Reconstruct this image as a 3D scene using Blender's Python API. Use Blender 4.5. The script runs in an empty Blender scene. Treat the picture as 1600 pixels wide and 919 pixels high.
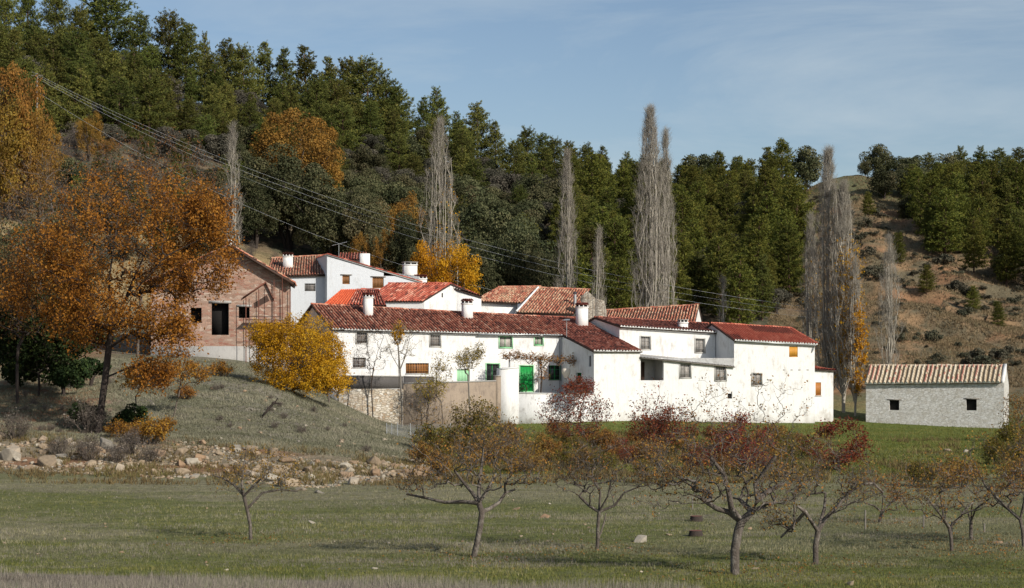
import bpy, math, random
import numpy as np
from mathutils import Vector
random.seed(7)
f = 2800.0; CX = 800.0; HY = 560.0; H = 8.0
R = math.radians
col = bpy.context.scene.collection
sc = bpy.context.scene

def W(px, py, Y):
    """point at distance Y that stands where the photo shows (px, py)"""
    return np.array([(px - CX) * Y / f, Y, H + (HY - py) * Y / f])

# ------------------------------------------------------------------ mesh helpers
class MB:
    def __init__(s):
        s.V = []; s.n = 0; s.F = []; s.A = []
    def add(s, V, F, val=0.5):
        """V (n,3), F (m,k) int; val scalar or (m,) per-face value"""
        V = np.asarray(V, dtype=np.float64).reshape(-1, 3); F = np.asarray(F, dtype=np.int64)
        if F.ndim == 1: F = F.reshape(1, -1)
        s.V.append(V); s.F.append(F + s.n); s.n += len(V)
        s.A.append(np.full(len(F), val, dtype=np.float32) if np.isscalar(val) else np.asarray(val, dtype=np.float32))
    def quad(s, a, b, c, d, val=0.5): s.add([a, b, c, d], [[0, 1, 2, 3]], val)
    def hexa(s, P, val=0.5):
        """8 corners: bottom 0-3 counter-clockwise, top 4-7"""
        s.add(P, [[0, 3, 2, 1], [4, 5, 6, 7], [0, 1, 5, 4], [1, 2, 6, 5], [2, 3, 7, 6], [3, 0, 4, 7]], val)
    def box(s, lo, hi, fr=None, val=0.5):
        x0, y0, z0 = lo; x1, y1, z1 = hi
        P = [(x0, y0, z0), (x1, y0, z0), (x1, y1, z0), (x0, y1, z0), (x0, y0, z1), (x1, y0, z1), (x1, y1, z1), (x0, y1, z1)]
        if fr: P = [fr.w(*p) for p in P]
        s.hexa(P, val)
    def tube(s, pts, rad, k=6, val=0.5, cap=False):
        pts = np.asarray(pts, float)[None]; rad = np.broadcast_to(np.asarray(rad, float), (pts.shape[1],))[None]
        V, F = tubes(pts, rad, k); s.add(V, F, val)
        if cap:
            n = pts.shape[1]
            s.add(V[(n - 1) * k:n * k], [list(range(k))], val); s.add(V[:k], [list(range(k))[::-1]], val)
    def build(s, name, mat, parent=None, loc=None, smooth=False):
        if parent is not None: loc = np.array(parent['_o'])
        if loc is None: loc = np.zeros(3)
        me = mesh_from(s.V, s.F, s.A, loc, smooth)
        me.name = name
        me.materials.append(mat)
        o = bpy.data.objects.new(name, me); col.objects.link(o)
        if parent is not None: o.parent = parent
        else: o.location = loc
        o['_o'] = list(map(float, loc))
        if parent is not None and parent.get('_mesh'): pass
        return o

def mesh_from(Vs, Fs, As, loc=np.zeros(3), smooth=False):
    me = bpy.data.meshes.new('m')
    if not Vs: return me
    V = (np.concatenate(Vs) - loc).astype(np.float32)
    me.vertices.add(len(V)); me.vertices.foreach_set('co', V.ravel())
    tot = np.concatenate([np.full(len(F), F.shape[1], dtype=np.int32) for F in Fs])
    idx = np.concatenate([F.ravel() for F in Fs]).astype(np.int32)
    me.loops.add(len(idx)); me.loops.foreach_set('vertex_index', idx)
    me.polygons.add(len(tot))
    st = np.concatenate([[0], np.cumsum(tot)[:-1]]).astype(np.int32)
    me.polygons.foreach_set('loop_start', st); me.polygons.foreach_set('loop_total', tot)
    a = me.attributes.new('rnd', 'FLOAT', 'FACE'); 
    me.update(calc_edges=True)
    me.attributes['rnd'].data.foreach_set('value', np.concatenate(As).astype(np.float32))
    if smooth: me.polygons.foreach_set('use_smooth', np.ones(len(tot), dtype=bool))
    return me

def tubes(P, Rr, k):
    """P (m,n,3) polylines, Rr (m,n) radii -> V,F"""
    m, n, _ = P.shape
    T = np.gradient(P, axis=1); T /= np.linalg.norm(T, axis=2, keepdims=True) + 1e-9
    ref = np.where(np.abs(T[..., 2:3]) > 0.9, np.array([1., 0, 0]), np.array([0, 0, 1.]))
    A = np.cross(T, ref); A /= np.linalg.norm(A, axis=2, keepdims=True) + 1e-9
    B = np.cross(T, A)
    ang = np.arange(k) * 2 * np.pi / k
    V = P[:, :, None, :] + Rr[:, :, None, None] * (np.cos(ang)[None, None, :, None] * A[:, :, None, :] + np.sin(ang)[None, None, :, None] * B[:, :, None, :])
    base = (np.arange(m) * n * k)[:, None, None]
    i = np.arange(n - 1)[None, :, None] * k; j = np.arange(k)[None, None, :]; j2 = (j + 1) % k
    F = np.stack([base + i + j, base + i + j2, base + i + k + j2, base + i + k + j], axis=-1).reshape(-1, 4)
    return V.reshape(-1, 3), F

def thing(name, label, cat, loc, group=None):
    o = bpy.data.objects.new(name, None); col.objects.link(o)
    o.location = loc; o.empty_display_size = 0.2
    o['_o'] = [float(v) for v in loc]
    return tag(o, label, cat, group)
def tag(o, label, cat, group=None, kind=None):
    if label: o['label'] = label
    if cat: o['category'] = cat
    if group: o['group'] = group
    if kind: o['kind'] = kind
    return o
def part_under(mb, name, mat, parent, smooth=False):
    """sub-part under a mesh part (same origin as its thing)"""
    o = mb.build(name, mat, parent, smooth=smooth)
    return o
def dup(root, loc, rz=0, scale=(1, 1, 1), label=None, group=None, cat=None):
    r = root.copy(); col.objects.link(r); r.location = loc; r.rotation_euler = (0, 0, rz); r.scale = scale
    if label: r['label'] = label
    if group: r['group'] = group
    if cat: r['category'] = cat
    for ch in list(root.children):
        c = ch.copy(); col.objects.link(c); c.parent = r
        for g in ch.children:
            d = g.copy(); col.objects.link(d); d.parent = c
    return r

# ------------------------------------------------------------------ materials
def newmat(name):
    m = bpy.data.materials.new(name); m.use_nodes = True
    nt = m.node_tree; nt.nodes.clear()
    out = nt.nodes.new('ShaderNodeOutputMaterial'); b = nt.nodes.new('ShaderNodeBsdfPrincipled')
    nt.links.new(b.outputs[0], out.inputs[0])
    return m, nt, b, out
def N(nt, t, **kw):
    n = nt.nodes.new(t)
    for k, v in kw.items():
        if k in n.inputs.keys() if hasattr(n.inputs, 'keys') else False: n.inputs[k].default_value = v
        else: setattr(n, k, v)
    return n
def noise(nt, scale, detail=4, rough=0.6, vec=None, dist=0.0):
    n = nt.nodes.new('ShaderNodeTexNoise'); n.inputs['Scale'].default_value = scale
    n.inputs['Detail'].default_value = detail; n.inputs['Roughness'].default_value = rough; n.inputs['Distortion'].default_value = dist
    if vec is not None: nt.links.new(vec, n.inputs['Vector'])
    return n.outputs['Fac']
def ramp(nt, fac, stops, interp='LINEAR'):
    r = nt.nodes.new('ShaderNodeValToRGB'); r.color_ramp.interpolation = interp
    e = r.color_ramp.elements
    while len(e) < len(stops): e.new(0.5)
    for i, (p, c) in enumerate(stops):
        e[i].position = p
        c = (c, c, c) if np.isscalar(c) else c
        e[i].color = (c[0], c[1], c[2], 1)
    nt.links.new(fac, r.inputs[0]); return r.outputs[0]
def mix(nt, fac, a, b, mode='MIX'):
    m = nt.nodes.new('ShaderNodeMix'); m.data_type = 'RGBA'; m.blend_type = mode
    def put(sock, v):
        if isinstance(v, bpy.types.NodeSocket): nt.links.new(v, sock)
        elif np.isscalar(v): sock.default_value = v if sock.type == 'VALUE' else (v, v, v, 1)
        else: sock.default_value = (v[0], v[1], v[2], 1)
    put(m.inputs[0], fac); put(m.inputs[6], a); put(m.inputs[7], b)
    return m.outputs[2]
def math_(nt, op, a, b=0.0):
    m = nt.nodes.new('ShaderNodeMath'); m.operation = op
    for i, v in enumerate((a, b)):
        if isinstance(v, bpy.types.NodeSocket): nt.links.new(v, m.inputs[i])
        else: m.inputs[i].default_value = v
    return m.outputs[0]
def coords(nt, scale=(1, 1, 1)):
    g = nt.nodes.new('ShaderNodeNewGeometry')
    mp = nt.nodes.new('ShaderNodeMapping'); mp.inputs['Scale'].default_value = scale
    nt.links.new(g.outputs['Position'], mp.inputs['Vector']); return mp.outputs[0]
def bump(nt, b, h, strength=0.3, dist=0.05):
    n = nt.nodes.new('ShaderNodeBump'); n.inputs['Strength'].default_value = strength; n.inputs['Distance'].default_value = dist
    nt.links.new(h, n.inputs['Height']); nt.links.new(n.outputs[0], b.inputs['Normal'])
def attr(nt, name='rnd'):
    a = nt.nodes.new('ShaderNodeAttribute'); a.attribute_name = name; return a
def objrand(nt):
    return nt.nodes.new('ShaderNodeObjectInfo').outputs['Random']

def m_plaster(name, base, stain, amt=0.5, rough_bump=0.35, scale=0.9):
    m, nt, b, _ = newmat(name); v = coords(nt)
    n1 = noise(nt, scale, 6, 0.65, v); n2 = noise(nt, 3.2, 5, 0.7, coords(nt, (1, 1, 0.35))); n3 = noise(nt, 14, 4, 0.6, v)
    s = math_(nt, 'MULTIPLY', n1, n2)
    mask = ramp(nt, s, [(0.20 + 0.14 * (1 - amt), 0.0), (0.42, 1.0)])
    c = mix(nt, math_(nt, 'MULTIPLY', mask, amt), base, stain)
    c = mix(nt, 0.12, c, ramp(nt, n3, [(0.3, 0.35), (0.7, 1.0)]), 'MULTIPLY')
    nt.links.new(c, b.inputs['Base Color']); gp_ = nt.nodes.new('ShaderNodeSeparateXYZ'); gg_ = nt.nodes.new('ShaderNodeNewGeometry'); nt.links.new(gg_.outputs['Position'], gp_.inputs[0])
    lowz = math_(nt, 'ADD', gp_.outputs[2], math_(nt, 'MULTIPLY', n1, -3.0)); dm = ramp(nt, math_(nt, 'MULTIPLY', lowz, 0.25), [(0.0, 1.0), (0.30, 0.0)])
    if name.startswith(('white', 'weathered')): c = mix(nt, math_(nt, 'MULTIPLY', dm, 0.55), c, (0.30, 0.27, 0.22))
    st_ = noise(nt, 1.0, 5, 0.75, coords(nt, (2.4, 2.4, 0.16))); sm_ = ramp(nt, st_, [(0.56, 0.0), (0.74, 1.0)])
    c = mix(nt, math_(nt, 'MULTIPLY', sm_, amt * 0.8), c, stain); nt.links.new(c, b.inputs['Base Color'])
    b.inputs['Roughness'].default_value = 0.9
    bump(nt, b, math_(nt, 'ADD', n3, n2), rough_bump, 0.06)
    return m
def m_stone(name, cols, mortar, scale=3.5, sq=(1, 1, 1.6), mort_w=0.06, white=0.0, b_str=0.9):
    m, nt, b, _ = newmat(name); v = coords(nt, sq)
    nz = nt.nodes.new('ShaderNodeTexNoise'); nz.inputs['Scale'].default_value = 2.0; nt.links.new(v, nz.inputs['Vector'])
    va = nt.nodes.new('ShaderNodeVectorMath'); va.operation = 'SCALE'; va.inputs['Scale'].default_value = 0.25
    nt.links.new(nz.outputs['Color'], va.inputs[0])
    vb = nt.nodes.new('ShaderNodeVectorMath'); vb.operation = 'ADD'; nt.links.new(v, vb.inputs[0]); nt.links.new(va.outputs[0], vb.inputs[1])
    vo = nt.nodes.new('ShaderNodeTexVoronoi'); vo.inputs['Scale'].default_value = scale; nt.links.new(vb.outputs[0], vo.inputs['Vector'])
    ve = nt.nodes.new('ShaderNodeTexVoronoi'); ve.feature = 'DISTANCE_TO_EDGE'; ve.inputs['Scale'].default_value = scale; nt.links.new(vb.outputs[0], ve.inputs['Vector'])
    sep = nt.nodes.new('ShaderNodeSeparateColor'); nt.links.new(vo.outputs['Color'], sep.inputs[0])
    st = [(i / max(1, len(cols) - 1), c) for i, c in enumerate(cols)]
    c = ramp(nt, sep.outputs[0], st)
    n2 = noise(nt, 9, 5, 0.7, coords(nt))
    c = mix(nt, 0.45, c, ramp(nt, n2, [(0.25, 0.35), (0.75, 1.15)]), 'MULTIPLY')
    e = ramp(nt, ve.outputs['Distance'], [(0.0, 0.0), (mort_w, 1.0)])
    c = mix(nt, e, mortar, c)
    if white > 0:
        w = ramp(nt, noise(nt, 1.3, 6, 0.75, coords(nt)), [(0.62 - white * 0.4, 1.0), (0.78 - white * 0.25, 0.0)])
        c = mix(nt, math_(nt, 'MULTIPLY', w, 0.85), c, (0.74, 0.74, 0.72))
    nt.links.new(c, b.inputs['Base Color']); b.inputs['Roughness'].default_value = 0.95
    bump(nt, b, math_(nt, 'ADD', e, math_(nt, 'MULTIPLY', n2, 0.6)), b_str, 0.07)
    return m
def m_tiles(name, cols, lich=0.3, lcol=(0.42, 0.33, 0.22), sat_noise=0.5):
    m, nt, b, _ = newmat(name)
    a = attr(nt).outputs['Fac']
    n1 = noise(nt, 0.55, 5, 0.7, coords(nt)); n2 = noise(nt, 7.0, 4, 0.7, coords(nt))
    k = math_(nt, 'ADD', math_(nt, 'MULTIPLY', a, 0.8), math_(nt, 'MULTIPLY', math_(nt, 'SUBTRACT', n1, 0.35), sat_noise))
    c = ramp(nt, k, [(i / (len(cols) - 1), c) for i, c in enumerate(cols)])
    lm = ramp(nt, math_(nt, 'ADD', math_(nt, 'MULTIPLY', n2, 0.6), math_(nt, 'MULTIPLY', n1, 0.4)), [(0.62 - lich * 0.25, 0.0), (0.68 - lich * 0.1, 1.0)])
    c = mix(nt, math_(nt, 'MULTIPLY', lm, lich * 1.6), c, lcol)
    c = mix(nt, 0.5, c, ramp(nt, noise(nt, 25, 3, 0.6, coords(nt)), [(0.3, 0.5), (0.7, 1.2)]), 'MULTIPLY')
    nt.links.new(c, b.inputs['Base Color']); b.inputs['Roughness'].default_value = 0.85
    bump(nt, b, n2, 0.25, 0.03)
    return m
def m_plain(name, c, rough=0.6, metal=0.0, var=0.25, sc_=6.0, spec=0.4):
    m, nt, b, _ = newmat(name)
    n1 = noise(nt, sc_, 5, 0.7, coords(nt))
    c = mix(nt, var, c, ramp(nt, n1, [(0.25, 0.2), (0.75, 1.4)]), 'MULTIPLY')
    nt.links.new(c, b.inputs['Base Color']); b.inputs['Roughness'].default_value = rough; b.inputs['Metallic'].default_value = metal
    b.inputs['Specular IOR Level'].default_value = spec
    bump(nt, b, n1, 0.15, 0.02)
    return m
def m_leaf(name, cols, trans=0.3, hv=0.06, vv=0.35, shift=0.5):
    """cols along per-leaf value; each object shifts hue/brightness a little"""
    m, nt, b, out = newmat(name)
    a = attr(nt).outputs['Fac']
    c = ramp(nt, a, [(i / (len(cols) - 1), c) for i, c in enumerate(cols)])
    r = objrand(nt)
    hs = nt.nodes.new('ShaderNodeHueSaturation')
    nt.links.new(math_(nt, 'ADD', 0.5 - hv / 2, math_(nt, 'MULTIPLY', r, hv)), hs.inputs['Hue'])
    r2 = math_(nt, 'FRACT', math_(nt, 'MULTIPLY', r, 7.31))
    nt.links.new(math_(nt, 'ADD', 1 - vv / 2, math_(nt, 'MULTIPLY', r2, vv)), hs.inputs['Value'])
    nt.links.new(c, hs.inputs['Color'])
    c = hs.outputs[0]
    nt.links.new(c, b.inputs['Base Color']); b.inputs['Roughness'].default_value = 0.65; b.inputs['Specular IOR Level'].default_value = 0.08
    t = nt.nodes.new('ShaderNodeBsdfTranslucent'); nt.links.new(c, t.inputs[0])
    ms = nt.nodes.new('ShaderNodeMixShader'); ms.inputs[0].default_value = trans
    nt.links.new(b.outputs[0], ms.inputs[1]); nt.links.new(t.outputs[0], ms.inputs[2]); nt.links.new(ms.outputs[0], out.inputs[0])
    return m

M = {}
M['white'] = m_plaster('white_plaster', (0.72, 0.72, 0.705), (0.38, 0.35, 0.31), 0.6)
M['white_old'] = m_plaster('weathered_white_plaster', (0.76, 0.76, 0.74), (0.33, 0.31, 0.28), 0.60, 0.5, 1.4)
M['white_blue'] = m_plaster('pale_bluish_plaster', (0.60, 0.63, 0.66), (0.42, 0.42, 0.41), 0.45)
M['tan_wall'] = m_plaster('tan_render', (0.30, 0.24, 0.18), (0.14, 0.11, 0.09), 0.8, 0.6, 1.5)
M['dark_wall'] = m_plaster('dark_cement', (0.085, 0.078, 0.075), (0.15, 0.14, 0.13), 0.6, 0.5, 1.5)
M['cement'] = m_plaster('grey_cement', (0.36, 0.35, 0.33), (0.18, 0.17, 0.16), 0.6, 0.4, 1.5)
M['rubble'] = m_stone('cream_rubble_masonry', [(0.40, 0.34, 0.25), (0.56, 0.51, 0.42), (0.34, 0.25, 0.16), (0.62, 0.59, 0.52)], (0.42, 0.36, 0.27), 3.2)
M['barn'] = m_stone('whitewashed_masonry', [(0.60, 0.58, 0.53), (0.72, 0.71, 0.68), (0.52, 0.49, 0.43), (0.74, 0.73, 0.70)], (0.52, 0.50, 0.45), 3.4, white=1.0, b_str=0.9)
M['pink'] = m_stone('pink_brick_and_stone', [(0.30, 0.14, 0.10), (0.42, 0.27, 0.20), (0.30, 0.19, 0.14), (0.52, 0.41, 0.33)], (0.33, 0.24, 0.19), 2.2, (1.0, 1.0, 2.6), 0.05, b_str=0.4)
M['ruin'] = m_stone('bare_stone_masonry', [(0.30, 0.26, 0.21), (0.44, 0.40, 0.33), (0.25, 0.20, 0.15)], (0.14, 0.12, 0.10), 4.0)
M['t_main'] = m_tiles('old_dark_red_tiles', [(0.04, 0.018, 0.014), (0.27, 0.075, 0.043), (0.40, 0.125, 0.070), (0.50, 0.23, 0.15), (0.62, 0.46, 0.34)], 0.30)
M['t_dark'] = m_tiles('deep_red_tiles', [(0.04, 0.018, 0.014), (0.25, 0.065, 0.040), (0.37, 0.105, 0.060), (0.48, 0.22, 0.16)], 0.22)
M['t_red'] = m_tiles('red_tiles', [(0.06, 0.02, 0.015), (0.36, 0.070, 0.042), (0.48, 0.105, 0.06), (0.66, 0.36, 0.26)], 0.28)
M['t_mix'] = m_tiles('mottled_tiles', [(0.06, 0.022, 0.016), (0.38, 0.095, 0.055), (0.46, 0.17, 0.10), (0.64, 0.46, 0.31)], 0.55, (0.42, 0.32, 0.20))
M['t_orange'] = m_tiles('new_orange_tiles', [(0.52, 0.085, 0.03), (0.62, 0.11, 0.04), (0.66, 0.14, 0.055)], 0.0)
M['t_new'] = m_tiles('new_red_tiles', [(0.10, 0.03, 0.02), (0.38, 0.075, 0.042), (0.47, 0.11, 0.06), (0.58, 0.26, 0.17)], 0.18)
M['t_barn'] = m_tiles('pale_barn_tiles', [(0.40, 0.31, 0.20), (0.52, 0.43, 0.31), (0.60, 0.53, 0.41), (0.36, 0.07, 0.04)], 0.1, (0.30, 0.22, 0.14), 0.15)
M['under'] = m_plain('roof_bed', (0.055, 0.035, 0.028), 0.95)
M['green'] = m_plain('green_paint', (0.01, 0.27, 0.055), 0.5, var=0.2)
M['palegreen'] = m_plain('pale_green_paint', (0.33, 0.60, 0.36), 0.6, var=0.15)
M['wood'] = m_plain('brown_wood', (0.22, 0.10, 0.035), 0.6, var=0.5, sc_=9)
M['darkwood'] = m_plain('dark_wood', (0.06, 0.032, 0.022), 0.7, var=0.4)
M['greywood'] = m_plain('weathered_wood', (0.20, 0.18, 0.155), 0.85, var=0.5)
M['ochre'] = m_plain('ochre_shutter', (0.56, 0.27, 0.04), 0.5, var=0.12)
M['orangewood'] = m_plain('orange_varnished_wood', (0.42, 0.17, 0.04), 0.45, var=0.3)
M['glass'] = m_plain('window_glass', (0.035, 0.035, 0.035), 0.12, var=0.4, sc_=2.0, spec=0.6)
M['curtain'] = m_plain('pale_blind', (0.40, 0.37, 0.34), 0.7, var=0.6, sc_=3.0)
M['curtain2'] = m_plain('grey_blind', (0.22, 0.19, 0.17), 0.7, var=0.6, sc_=3.0)
M['surround'] = m_plain('grey_window_surround', (0.44, 0.43, 0.40), 0.85, var=0.25)
M['iron'] = m_plain('dark_iron', (0.05, 0.05, 0.055), 0.6, 0.3)
M['greyiron'] = m_plain('grey_iron', (0.28, 0.29, 0.29), 0.6, 0.2)
M['zinc'] = m_plain('zinc', (0.45, 0.47, 0.48), 0.45, 0.6)
M['bluegrey'] = m_plain('blue_grey_net', (0.15, 0.21, 0.20), 0.8, var=0.4)
M['hole'] = m_plain('soot_and_painted_dark', (0.012, 0.011, 0.010), 0.95)  # near-black for sooty flues; in other openings it is painted darkness
M['rust'] = m_plain('rusty_steel', (0.16, 0.06, 0.04), 0.8, 0.2)
M['cloth'] = m_plain('off_white_cloth', (0.66, 0.60, 0.50), 0.9, var=0.2)
M['rock'] = None
M['bark'] = m_plain('grey_bark', (0.13, 0.105, 0.085), 0.95, var=0.7, sc_=14)
M['bark_orch'] = m_plaster('speckled_orchard_bark', (0.085, 0.068, 0.055), (0.30, 0.27, 0.23), 0.75, 0.8, 5.0)
M['bark_twig'] = m_plain('fine_twigs', (0.27, 0.245, 0.205), 0.95, var=0.4)
M['bark_dark'] = m_plain('dark_bark', (0.045, 0.034, 0.028), 0.95, var=0.6, sc_=12)
M['bark_pale'] = m_plain('pale_poplar_bark', (0.36, 0.33, 0.275), 0.95, var=0.6, sc_=6)
M['bark_pine'] = m_plain('pine_bark', (0.12, 0.07, 0.05), 0.95, var=0.5, sc_=6)
def rockmat():
    m, nt, b, _ = newmat('limestone')
    r = objrand(nt)
    a = attr(nt).outputs['Fac']
    k = math_(nt, 'FRACT', math_(nt, 'ADD', r, a))
    c = ramp(nt, k, [(0, (0.21, 0.155, 0.10)), (0.3, (0.33, 0.26, 0.18)), (0.55, (0.26, 0.165, 0.095)), (0.8, (0.40, 0.355, 0.28)), (1, (0.20, 0.18, 0.15))])
    n = noise(nt, 5, 6, 0.7, coords(nt))
    c = mix(nt, 0.5, c, ramp(nt, n, [(0.25, 0.3), (0.7, 1.2)]), 'MULTIPLY')
    nt.links.new(c, b.inputs['Base Color']); b.inputs['Roughness'].default_value = 0.95
    bump(nt, b, n, 0.5, 0.05)
    return m
M['rock'] = rockmat()
# ------------------------------------------------------------------ terrain
def z_of(py, Y): return H + (HY - py) * Y / f
PXS = np.array([-3000, -1200, -400, 0, 100, 200, 300, 400, 500, 600, 700, 800, 1000, 1200, 1300, 1400, 1600, 2000, 2800, 4600], float)
ROWS = [
 (0,   [1.3]*20),
 (54,  [1.0]*20),
 (80,  [1.3,1.3,1.2,1.05,1.0,1.0,1.0,1.0,1.0,1.0,1.0,1.0,1.0,1.0,1.0,1.0,1.0,1.0,1.0,1.0]),
 (98,  [2.0,2.0,1.5,1.2,1.1,1.05,1.0,1.0,1.0,1.0,1.0,1.0,1.0,1.0,1.0,1.0,1.0,1.0,1.2,1.5]),
 (105, [2.8,2.8,2.2,1.6,1.5,1.5,1.4,1.2,1.1,1.0,1.0,1.0,1.0,1.0,1.0,1.0,1.0,1.0,1.4,2]),
 (112, [4.5,4.0,3.5,3.0,2.9,2.8,2.6,2.3,2.0,1.6,1.1,1.0,1.0,1.0,1.0,1.0,1.0,1.0,1.6,2.4]),
 (125, [7,6.0,5,4.4,4.2,4.1,4.0,3.9,3.2,2.2,1.3,1.0,1.0,1.0,1.0,1.0,1.0,1.0,2,3]),
 (138, [10,8,6.4,5.9,6.0,6.2,6.4,6.2,4.2,2.0,1.3,1.0,1.1,1.1,1.1,1.0,1.0,1.2,2.5,4]),
 (150, [13,10,7.5,6.7,6.9,7.2,7.2,6.6,4.6,1.9,1.4,1.2,1.2,1.2,1.2,1.0,1.0,1.6,3,6]),
 (162, [16,12,9,7.6,7.8,7.9,7.8,7.3,5.2,1.8,1.4,1.4,1.4,1.3,1.3,1.1,1.0,2,4,8]),
 (176, [22,16,11,9,9,9,8.8,8.2,6.5,3.6,3.2,3.0,2.3,1.5,1.3,1.1,1.0,2.6,6,11]),
 (188, [28,20,14,12,12,11.5,11,10.4,9,6.5,6,5.5,4,2.8,2.2,2.0,2.0,4,9,15]),
 (200, [34,26,19,16,15.5,15,14,12.5,11,9,8,7.5,6,5,5,5.2,4.6,7,12,18]),
 (225, [42,34,27,25,24.5,24,23,21,18,15.5,14,13,12.5,12,12,12.6,10,14,20,25]),
 (250, [50,43,36,33,32.5,32,31,27,25,23,21,20,19.5,18.5,19,19.6,17,21,26,30]),
 (280, [60,52,45,42,41.5,41,40,37,35,32,30,28,26.5,26.5,28,28,26,28,32,36]),
 (310, [70,62,55,53,52,51,48,46,44,41,38,36,33.5,33,36.5,35,33,34,38,42]),
 (340, [80,74,68,65,64,61,57,54,51,48.5,45.5,41.5,38,37,43.2,41.8,38.5,39,42,48]),
 (352, [82,77,71,68,66,63,59,55,52,49,46,42,38.5,37.5,43.4,42.2,39.5,40,43,50]),
 (380, [80,75,69,65,63,60,57,53,50,47,44,41,37,36,40,39,37,38,42,50]),
 (500, [60,55,50,45,42,40,38,35,33,30,28,26,24,24,26,26,25,26,30,40]),
 (900, [30]*20), (6000, [0]*20),
]
_gy = np.concatenate([np.arange(0, 520, 2.0), [520, 600, 700, 900, 1500, 6000]])
_gp = np.arange(-3000, 4601, 20.0)
_T = np.zeros((len(_gy), len(_gp)))
_ry = np.array([r[0] for r in ROWS], float); _rz = np.array([r[1] for r in ROWS], float)
_c = np.array([np.interp(_gp, PXS, row) for row in _rz])
for j in range(len(_gp)): _T[:, j] = np.interp(_gy, _ry, _c[:, j])
def _blur(a, ax, r):
    pad = [(0, 0), (0, 0)]; pad[ax] = (r, r); p = np.pad(a, pad, mode='edge'); o = np.zeros_like(a)
    for k in range(2 * r + 1): o += np.take(p, np.arange(k, k + a.shape[ax]), axis=ax)
    return o / (2 * r + 1)
for _ in range(2): _T = _blur(_T, 1, 2)
_n = 255; _T[:_n] = _blur(_T[:_n], 0, 1)
def base_z(x, Y):
    x = np.asarray(x, float); Y = np.asarray(Y, float)
    px = np.clip(CX + f * x / np.maximum(Y, 40.0), -2999, 4599)
    Yc = np.clip(Y, 0, 5999)
    iy = np.clip(np.searchsorted(_gy, Yc, side='right') - 1, 0, len(_gy) - 2)
    ty = (Yc - _gy[iy]) / (_gy[iy + 1] - _gy[iy])
    fx = (px - _gp[0]) / 20.0; ix = np.clip(fx.astype(int), 0, len(_gp) - 2); tx = fx - ix
    return (_T[iy, ix] * (1 - tx) + _T[iy, ix + 1] * tx) * (1 - ty) + (_T[iy + 1, ix] * (1 - tx) + _T[iy + 1, ix + 1] * tx) * ty
_rs = np.random.RandomState(3); _perm = _rs.rand(256, 256)
def vnoise(x, y):
    x = np.asarray(x, float); y = np.asarray(y, float)
    xi = np.floor(x).astype(int); yi = np.floor(y).astype(int); tx = x - xi; ty = y - yi
    tx = tx * tx * (3 - 2 * tx); ty = ty * ty * (3 - 2 * ty)
    g = lambda a, b: _perm[a % 256, b % 256]
    return (g(xi, yi) * (1 - tx) + g(xi + 1, yi) * tx) * (1 - ty) + (g(xi, yi + 1) * (1 - tx) + g(xi + 1, yi + 1) * tx) * ty
def fbm(x, y, o=4):
    s = 0; a = 1; t = 0
    for k in range(o): s = s + a * vnoise(x * 2 ** k + 17 * k, y * 2 ** k + 31 * k); t += a; a *= 0.55
    return s / t
def gz(x, Y):
    """ground height"""
    x = np.asarray(x, float); Y = np.asarray(Y, float)
    hill = np.clip((Y - 205) / 60, 0, 1)
    mound = np.clip((Y - 108) / 10, 0, 1) * np.clip((165 - Y) / 10, 0, 1) * np.clip((-6 - x) / 6, 0, 1)
    z = base_z(x, Y)
    z = z + 0.10 * (fbm(x / 5, Y / 5, 3) - 0.5) + 0.75 * mound * (fbm(x / 3 + 9, Y / 3, 4) - 0.5)
    g = fbm(x / 16 + 5, Y / 22 + 3, 5) - 0.5
    ridge = np.abs(fbm(x / 26 + 1.5, Y / 60 + 8, 3) - 0.5)
    bare = np.clip((CX + f * x / np.maximum(Y, 40) - 1180) / 80, 0, 1) * np.clip((Y - 212) / 15, 0, 1) * np.clip((322 - Y) / 15, 0, 1)
    fr = (Y + .45 * x + 9 * (fbm(x / 14, Y / 30 + 4, 3) - .5)) / 15.0; fr = fr - np.floor(fr)
    st = np.clip((fr - .86) / .14, 0, 1); z = z + bare * 1.5 * (st * st * (3 - 2 * st) - fr) * (vnoise(x / 9 + 3, Y / 12) > .3) 
    z = z + bare * 1.7 * (fbm(x / 5, Y / 6, 4) - .5)
    return z + hill * (3.4 * g - 4.0 * (0.12 - np.clip(ridge, 0, 0.12)) * 2)
def G(px, Y):
    x = (px - CX) * Y / f
    return np.array([x, Y, float(gz(x, Y))])
def pyof(p): return HY - (p[2] - H) * f / p[1]

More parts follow.
